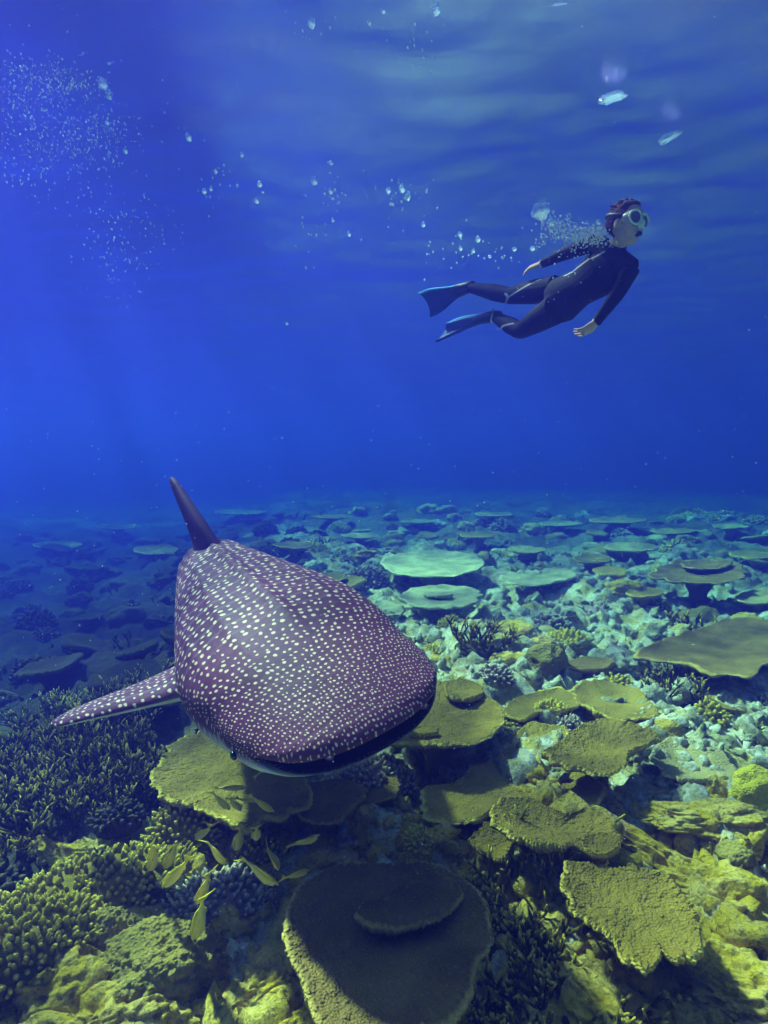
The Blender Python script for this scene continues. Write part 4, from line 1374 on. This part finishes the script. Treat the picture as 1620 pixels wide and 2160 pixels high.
while placed < 430 and tries < 6000:
    tries += 1
    u = r_.random()
    py_ = 1085 + 1000 * u ** 1.7
    px_ = r_.uniform(-80, 1700)
    p_ = on_plane(px_, py_, 0.0)
    dist = math.hypot(p_[0], p_[1])
    if dist > 26: continue
    sc = r_.uniform(0.55, 1.25) * (0.55 if dist < 3.2 else 0.9 if dist < 6 else 1.4 if dist < 12 else 1.9)
    if any((p_[0] - a) ** 2 + (p_[1] - b_) ** 2 < (0.16 * (sc + c_)) ** 2 for a, b_, c_ in done): continue
    if any((p_[0] - q[0]) ** 2 + (p_[1] - q[1]) ** 2 < (q[3] + 0.08 * sc) ** 2 for q in LAND): continue
    done.append((p_[0], p_[1], sc))
    kd = r_.choices(range(5), (3, 3, 2.2, 4, 1.6))[0]
    nm, kind_, ms, mt = HEADS[kd]
    var = placed % 3
    me_, look = ms[var], mt[var][1]
    near_ = min(range(len(LAND)), key=lambda q: (LAND[q][0] - p_[0]) ** 2 + (LAND[q][1] - p_[1]) ** 2)
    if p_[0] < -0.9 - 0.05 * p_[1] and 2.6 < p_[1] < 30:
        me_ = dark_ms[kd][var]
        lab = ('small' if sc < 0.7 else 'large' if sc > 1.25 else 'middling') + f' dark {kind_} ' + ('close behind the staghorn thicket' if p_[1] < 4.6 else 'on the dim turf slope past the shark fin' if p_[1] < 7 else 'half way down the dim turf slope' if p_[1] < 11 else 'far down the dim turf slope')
    elif dist > 13: lab = f'{look} {kind_} far out on the reef, veiled by blue water'
    else: lab = f'{look} {kind_} on the rubble near {SHORT[near_]}'
    o = bpy.data.objects.new(nm, me_)
    COL.objects.link(o)
    o.location = (float(p_[0]), float(p_[1]), fz(p_[0], p_[1]) - 0.02 * sc)
    o.rotation_euler = (r_.gauss(0, .15), r_.gauss(0, .15), r_.uniform(0, 6.28))
    o.scale = (sc, sc, sc * r_.uniform(0.7, 1.15))
    tag(o, lab, 'rock' if nm == 'rock' else 'coral', lab.split(' ', 1)[1])
    placed += 1

# loose rubble: nobody could count it ------------------------------------------------
bt, btf = Batch(), Batch()
D1, T1 = ICO[1]
rg = np.random.default_rng(5)
for k in range(5200):
    py_ = 1120 + 1040 * rg.random() ** 1.25
    px_ = rg.uniform(-120, 1740)
    d_ = ray(px_, py_)
    p_ = CAM + d_ * ((0.0 - ZC) / d_[2])
    dist = math.hypot(p_[0], p_[1])
    if dist > 14 or (p_[0] < -0.9 - 0.05 * p_[1] and p_[1] > 2.8): continue
    s_ = rg.uniform(0.012, 0.045) * (1 + 0.12 * dist) * (2.0 if rg.random() < 0.06 else 1)
    ax = s_ * rg.uniform(0.5, 1.5, 3)
    V_ = D1 * ax * (1 + 0.30 * np.clip(rg.normal(0, 1, (len(D1), 1)), -1.4, 1.4))
    q_, _ = np.linalg.qr(rg.normal(0, 1, (3, 3)))
    (bt if dist < 3.9 else btf).add(V_ @ q_ + (p_[0], p_[1], 0), None, T1, tip=0.0)
for b_, nm, lab, mm in ((bt, 'coral_rubble', 'loose yellowish coral rubble strewn between the nearer table corals', M_ROCK), (btf, 'pale_rubble', 'pale broken coral rubble strewn across the open reef', M_PALE)):
    V_all = np.concatenate(b_.V)
    cent = V_all.reshape(-1, len(D1), 3).mean(1)
    V_all[:, 2] += np.repeat(floor_z(cent[:, 0], cent[:, 1]), len(D1))
    b_.V = [V_all]
    tag(obj(nm, b_.build(nm), mm), lab, 'rubble', kind='stuff')

# ------------------------------------------------------------------ yellow striped fish
def fish_mesh(bend):
    L_ = 0.17
    n, sides = 22, 14
    bt = Batch()
    xs = np.linspace(0, 1, n)
    hh = np.interp(xs, [0, .06, .18, .38, .6, .8, .9, 1.0], [.004, .018, .034, .041, .034, .018, .011, .010]) * 0.62
    ww = np.interp(xs, [0, .06, .2, .4, .6, .8, 1.0], [.003, .013, .023, .026, .019, .009, .004]) * 0.75
    a = np.arange(sides) / sides * 2 * math.pi
    off = lambda x_: bend * np.sin((x_ - 0.25) * 2.6) * np.clip(x_ - 0.15, 0, 1)
    rows = [np.stack([np.full(sides, L_ * (0.5 - x_ * 0.84)), w_ * np.cos(a) + off(x_), h_ * np.sin(a) - 0.004 * math.sin(x_ * 3)], 1) for x_, h_, w_ in zip(xs, hh, ww)]
    V_ = np.concatenate(rows)
    sv = np.tile(np.sin(a), n)
    bt.add(V_, grid_faces(n, sides, True), None, sv=sv, fin=0.0)
    nose = V_[:sides].mean(0)
    bt.add(np.vstack([V_[:sides], nose + (0.002, 0, 0)]), None, np.stack([np.arange(sides), (np.arange(sides) + 1) % sides, np.full(sides, sides)], 1)[:, ::-1], sv=0.5, fin=0.0)

    def thin(outline):                      # a fin membrane with thickness
        o_ = np.array(outline)
        P = np.stack([L_ * (0.5 - o_[:, 0] * 0.84), off(o_[:, 0]), o_[:, 1]], 1)
        k_ = len(P)
        c_ = P.mean(0)
        Vv = np.vstack([P + (0, .0012, 0), P - (0, .0012, 0), c_ + (0, .0016, 0), c_ - (0, .0016, 0)])
        j_ = np.arange(k_); j2 = (j_ + 1) % k_
        Tt = np.concatenate([np.stack([j_, j2, np.full(k_, 2 * k_)], 1), np.stack([j2 + k_, j_ + k_, np.full(k_, 2 * k_ + 1)], 1)])
        bt.add(Vv, np.stack([j2, j_, j_ + k_, j2 + k_], 1), Tt, sv=0.9, fin=1.0)
    thin([(0.96, .009), (1.06, .022), (1.20, .040), (1.13, .012), (1.11, 0), (1.13, -.012), (1.20, -.038), (1.06, -.020), (0.96, -.009)])
    thin([(0.24, .020), (0.30, .034), (0.40, .036), (0.52, .032), (0.64, .030), (0.76, .023), (0.82, .009), (0.6, .016), (0.4, .022)])
    thin([(0.60, -.016), (0.64, -.030), (0.72, -.026), (0.80, -.010), (0.7, -.012)])
    thin([(0.30, -.019), (0.36, -.034), (0.42, -.031), (0.44, -.019)])
    return bt.build('snapper')


m_fish, nt, b = new_mat('yellow_striped_fish')
sv = attr(nt, 'sv')
st = math_(nt, 'SINE', math_(nt, 'MULTIPLY', sv, 11.0))
on_body = math_(nt, 'SUBTRACT', 1.0, attr(nt, 'fin'))
c_ = mixc(nt, math_(nt, 'MULTIPLY', math_(nt, 'MULTIPLY', ramp(nt, st, 0.55, 0.85), on_body), 0.8), (1.0, 0.74, 0.02), (0.55, 0.55, 0.50))
c_ = mixc(nt, math_(nt, 'MULTIPLY', ramp(nt, sv, -0.45, -0.9), 0.6), c_, (0.75, 0.70, 0.45))
nt.links.new(c_, b.inputs['Base Color'])
b.inputs['Roughness'].default_value = 0.4
b.inputs['Specular IOR Level'].default_value = 0.3
fish_me = [fish_mesh(0.0), fish_mesh(0.035), fish_mesh(-0.035)]
for me_ in fish_me: me_.materials.append(m_fish)
eye_me = mesh('eye', ICO[1][0] * 0.0052, [ICO[1][1]])
eye_me.materials.append(plain('fish_eye', (0.02, 0.02, 0.025), 0.2, 0.5))
# pixel of the middle, heading in the picture (degrees, 0 = right, 90 = up), turn out of the picture plane, size
FISH = [(482, 1662, -8, 20, 1.0, 0), (463, 1692, -50, 30, 0.95, 1), (495, 1695, -70, 40, 0.95, 0), (520, 1682, -35, 30, 0.9, 2), (550, 1694, -45, 20, 1.1, 0),
        (430, 1750, -125, 20, 1.1, 1), (505, 1772, -110, 30, 1.1, 2), (541, 1757, -100, 40, 0.95, 0), (640, 1780, 15, 30, 1.0, 1), (325, 1815, -115, 25, 1.0, 2),
        (360, 1806, -115, 20, 1.1, 0), (453, 1803, -52, 25, 1.05, 1), (374, 1838, -130, 10, 1.3, 0), (580, 1806, -85, 25, 1.1, 2), (543, 1845, -35, 15, 1.25, 1),
        (430, 1872, -112, 20, 1.3, 0), (425, 1940, -112, 15, 1.35, 2), (622, 1845, -10, 40, 0.85, 0), (557, 1626, 45, 30, 0.8, 1), (320, 1795, -100, 30, 0.8, 0)]
for k, (px_, py_, ang, out, sc, var) in enumerate(FISH):
    g = on_plane(px_, py_, 0.0)
    dep = float((g - CAM) @ FWD) * (0.84 if k not in (5, 6, 9, 10, 15, 16) else 0.88)
    c_ = at(px_, py_, dep)
    a_, o_ = rad(ang), rad(out)
    h_ = unit((np.array([1.0, 0, 0]) * math.cos(a_) + UPV * math.sin(a_)) * math.cos(o_) + FWD * math.sin(o_))
    up = unit(np.array([0, 0, 1.0]) - FWD * 0.8 + np.array([0.15 * math.sin(k), 0, 0]))
    y_ = unit(np.cross(up, h_)); z_ = np.cross(h_, y_)
    o = bpy.data.objects.new('snapper_fish', fish_me[var])
    COL.objects.link(o)
    Mx = Matrix([[h_[i], y_[i], z_[i], c_[i]] for i in range(3)] + [[0, 0, 0, 1]])
    o.matrix_world = Mx @ Matrix.Diagonal((sc * 1.05, sc * 0.8, sc * 0.9, 1))
    way = {0: 'straight', 1: 'curving', 2: 'arching'}[var]
    to = 'heading up' if ang > 0 else 'swimming level' if ang > -20 else 'slanting down' if ang > -60 else 'diving steeply' if ang > -105 else 'diving back under'
    where = ('over the flat table coral', 'over the dark nubbly boulder coral', 'by the violet-grey finger coral')[0 if py_ < 1700 else 1 if py_ > 1860 else 2]
    lab = f'{way} yellow striped fish {to} {where}'
    tag(o, lab, 'fish', lab)
    for s_ in (-1, 1):
        e = bpy.data.objects.new('eye', eye_me)
        COL.objects.link(e); e.parent = o
        e.location = (0.17 * 0.42, s_ * 0.0105, 0.005)

# ------------------------------------------------------------------ bubbles and drifting specks
m_bub = bpy.data.materials.new('air_bubble')
m_bub.use_nodes = True
nt = m_bub.node_tree
nt.nodes.remove(nt.nodes['Principled BSDF'])
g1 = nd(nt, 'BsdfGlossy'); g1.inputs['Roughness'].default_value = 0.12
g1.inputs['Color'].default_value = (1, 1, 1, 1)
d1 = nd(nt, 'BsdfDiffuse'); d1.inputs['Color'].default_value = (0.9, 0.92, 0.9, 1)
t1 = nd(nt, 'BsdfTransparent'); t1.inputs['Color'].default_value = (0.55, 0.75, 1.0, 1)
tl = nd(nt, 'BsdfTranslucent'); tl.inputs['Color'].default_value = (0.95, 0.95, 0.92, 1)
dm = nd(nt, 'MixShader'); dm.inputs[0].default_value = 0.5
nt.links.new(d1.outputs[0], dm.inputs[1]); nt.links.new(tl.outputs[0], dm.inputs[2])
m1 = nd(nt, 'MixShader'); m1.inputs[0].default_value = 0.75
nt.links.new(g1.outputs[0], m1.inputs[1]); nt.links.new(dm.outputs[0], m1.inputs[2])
m2 = nd(nt, 'MixShader')                       # white lower half painted in for the bright refraction, clear cap above
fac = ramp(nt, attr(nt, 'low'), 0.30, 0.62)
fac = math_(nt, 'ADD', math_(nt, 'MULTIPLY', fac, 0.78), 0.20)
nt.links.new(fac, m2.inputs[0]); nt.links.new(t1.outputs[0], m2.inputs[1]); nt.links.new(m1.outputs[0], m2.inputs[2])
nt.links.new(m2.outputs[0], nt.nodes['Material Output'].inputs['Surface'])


def bubble_shape(sub, seed):                # a cap-shaped rising bubble, flattened and wobbling below
    D = ICO[sub][0].copy()
    lo = D[:, 2] < 0
    D[lo, 2] *= 0.55
    D *= (1 + 0.26 * fbm(ICO[sub][0] * 1.7 + seed * 2.3, 3, seed))[:, None]
    return D


bub_me = []
for s_ in range(4):
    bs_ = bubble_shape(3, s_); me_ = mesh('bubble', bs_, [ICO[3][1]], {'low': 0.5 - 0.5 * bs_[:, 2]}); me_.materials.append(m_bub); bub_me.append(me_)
BIG = [(1140, 450, 17, 3.55, 0), (1163, 470, 8, 3.6, 0), (1186, 486, 6, 3.6, 0), (1262, 470, 5, 3.6, 0), (1290, 470, 5, 3.55, 0), (1123, 525, 5, 3.8, 0), (1085, 527, 4.5, 3.8, 0),
       (398, 292, 5.5, 3.0, 1), (431, 405, 4.5, 3.0, 1), (445, 399, 3.5, 3.0, 1), (455, 362, 4, 3.0, 1), (548, 390, 5, 3.1, 1), (541, 425, 4.5, 3.1, 1), (510, 328, 3.5, 3.0, 1), (554, 405, 3, 3.1, 1),
       (663, 384, 6, 3.2, 1), (698, 345, 4, 3.2, 1), (697, 405, 4.5, 3.2, 1), (702, 465, 3.5, 3.2, 1), (736, 495, 3.5, 3.3, 1),
       (819, 404, 4.5, 3.3, 1), (848, 400, 6, 3.3, 1), (859, 416, 6.5, 3.3, 1), (893, 475, 4, 3.4, 1), (970, 496, 4.5, 3.5, 1), (1008, 506, 4.5, 3.5, 1), (971, 525, 4, 3.5, 1), (998, 530, 3.5, 3.5, 1), (1033, 542, 3, 3.6, 1),
       (657, 52, 7, 3.4, 2), (919, 24, 9, 3.4, 2), (808, 25, 4, 3.4, 2), (779, 50, 3.5, 3.4, 2), (218, 180, 7, 3.2, 2), (228, 195, 5, 3.2, 2), (232, 205, 4.5, 3.2, 2), (226, 260, 4, 3.2, 2), (265, 320, 4, 3.2, 2), (605, 683, 3, 3.0, 1)]
BL = [('silvery air bubble in the trail off the snorkeller shoulder', 'bubbles off the snorkeller'), ('single rising air bubble in the open water ahead of the fins', 'bubbles in the open water'), ('bright air bubble close under the sea surface', 'bubbles near the surface')]
for k, (px_, py_, r0_, dep, kind_) in enumerate(BIG):
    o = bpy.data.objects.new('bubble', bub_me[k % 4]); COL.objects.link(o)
    o.location = tuple(float(c) for c in at(px_, py_, dep))
    s_ = r0_ / F_PX * dep * 1.25
    o.scale = (s_ * 0.8, s_ * 0.8, s_ * (1.5 if kind_ else 1.0))
    o.rotation_euler = (0, rad(-18) if px_ < 600 else rad(-6), k)
    tag(o, BL[kind_][0], 'bubble', BL[kind_][1])

for k, (px_, py_, w_, lab) in enumerate([(1290, 208, 26, 'flat pocket of air gliding just under the surface above the snorkeller'), (1412, 292, 24, 'slanting sliver of air beneath the surface past the snorkeller head')]):
    d_ = ray(px_, py_)
    t_ = (SURF_Z - 0.10 - ZC) / d_[2]
    o = bpy.data.objects.new('surface_glint', bub_me[k + 1]); COL.objects.link(o)  # flattened white bubble added to stand in for a glint on the surface
    o.location = tuple(float(c) for c in CAM + d_ * t_)
    s_ = w_ / F_PX * t_
    o.scale = (s_, s_ * 0.6, s_ * 0.45)
    o.rotation_euler = (0, rad(-8 if k == 0 else -28), 0)
    tag(o, lab, 'bubble')


def speck_cloud(name, label, cat, pts, mat, sub=0):
    bt = Batch()
    D, T_ = ICO[sub]
    for c_, s_ in pts:
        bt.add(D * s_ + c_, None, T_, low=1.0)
    tag(obj(name, bt.build(name), mat), label, cat, kind='stuff')


rb = np.random.default_rng(8)
pts = []
for k in range(800):                        # streaming off the shoulder and along the arm
    t = rb.random() ** 0.8
    px_ = 1138 + 140 * t + rb.normal(0, 9); py_ = 462 + 34 * t + rb.normal(0, 11 + 8 * (1 - t)) + 18 * (1 - abs(2 * t - 1))
    dep = 3.62 + rb.normal(0, 0.06)
    s_ = abs(rb.normal(0.75, 0.55)) + 0.55
    pts.append((at(px_, py_, dep), np.array([1, 1, 1.1]) * s_ / F_PX * dep))
for k in range(70):
    px_, py_ = rb.uniform(880, 1230), rb.normal(530, 30)
    pts.append((at(px_, py_, 3.7), np.array([1, 1, 1.3]) * rb.uniform(0.8, 2) / F_PX * 3.7))
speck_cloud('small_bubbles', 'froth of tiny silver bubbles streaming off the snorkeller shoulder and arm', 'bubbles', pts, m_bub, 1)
pts = []
for k in range(1700):                        # churned froth under the surface
    cx, cy, sx, sy = ((70, 150, 60, 18), (145, 178, 40, 14), (60, 225, 60, 26), (150, 260, 80, 40), (205, 300, 50, 30), (60, 330, 60, 45), (265, 500, 60, 60))[rb.integers(0, 7)]
    px_, py_ = rb.normal(cx, sx), rb.normal(cy, sy) + 0.25 * rb.normal(0, sx)
    dep = 3.6 + rb.normal(0, 0.4)
    p_ = at(px_, py_, dep)
    if p_[2] > SURF_Z - 0.08: continue
    s_ = abs(rb.normal(0.45, 0.4)) + 0.42
    pts.append((p_, np.array([1, 1, 1.6]) * s_ / F_PX * dep))
for k in range(170):
    cx, cy, sx, sy = ((850, 50, 60, 35), (640, 70, 25, 20), (700, 420, 14, 40), (660, 490, 20, 40), (455, 375, 30, 40), (840, 430, 30, 30), (230, 240, 8, 70), (860, 100, 30, 30))[rb.integers(0, 8)]
    dep = 3.3 + rb.normal(0, 0.15)
    p_ = at(rb.normal(cx, sx), rb.normal(cy, sy), dep)
    if p_[2] > SURF_Z - 0.08: continue
    pts.append((p_, np.array([1, 1, 1.7]) * (abs(rb.normal(0.8, 0.5)) + 0.5) / F_PX * dep))
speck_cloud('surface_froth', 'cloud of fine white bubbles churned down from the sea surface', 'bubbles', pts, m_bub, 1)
pts = []
for k in range(1300):                       # drifting specks everywhere in the near water
    dep = rb.uniform(0.9, 5.0)
    p_ = at(rb.uniform(-100, 1720), rb.uniform(-60, 2000), dep)
    if p_[2] < 0.5 or p_[2] > SURF_Z - 0.1: continue
    pts.append((p_, np.array([1, 1, 1]) * rb.uniform(0.6, 1.6) * rb.uniform(0.6, 1.0) / F_PX * dep))
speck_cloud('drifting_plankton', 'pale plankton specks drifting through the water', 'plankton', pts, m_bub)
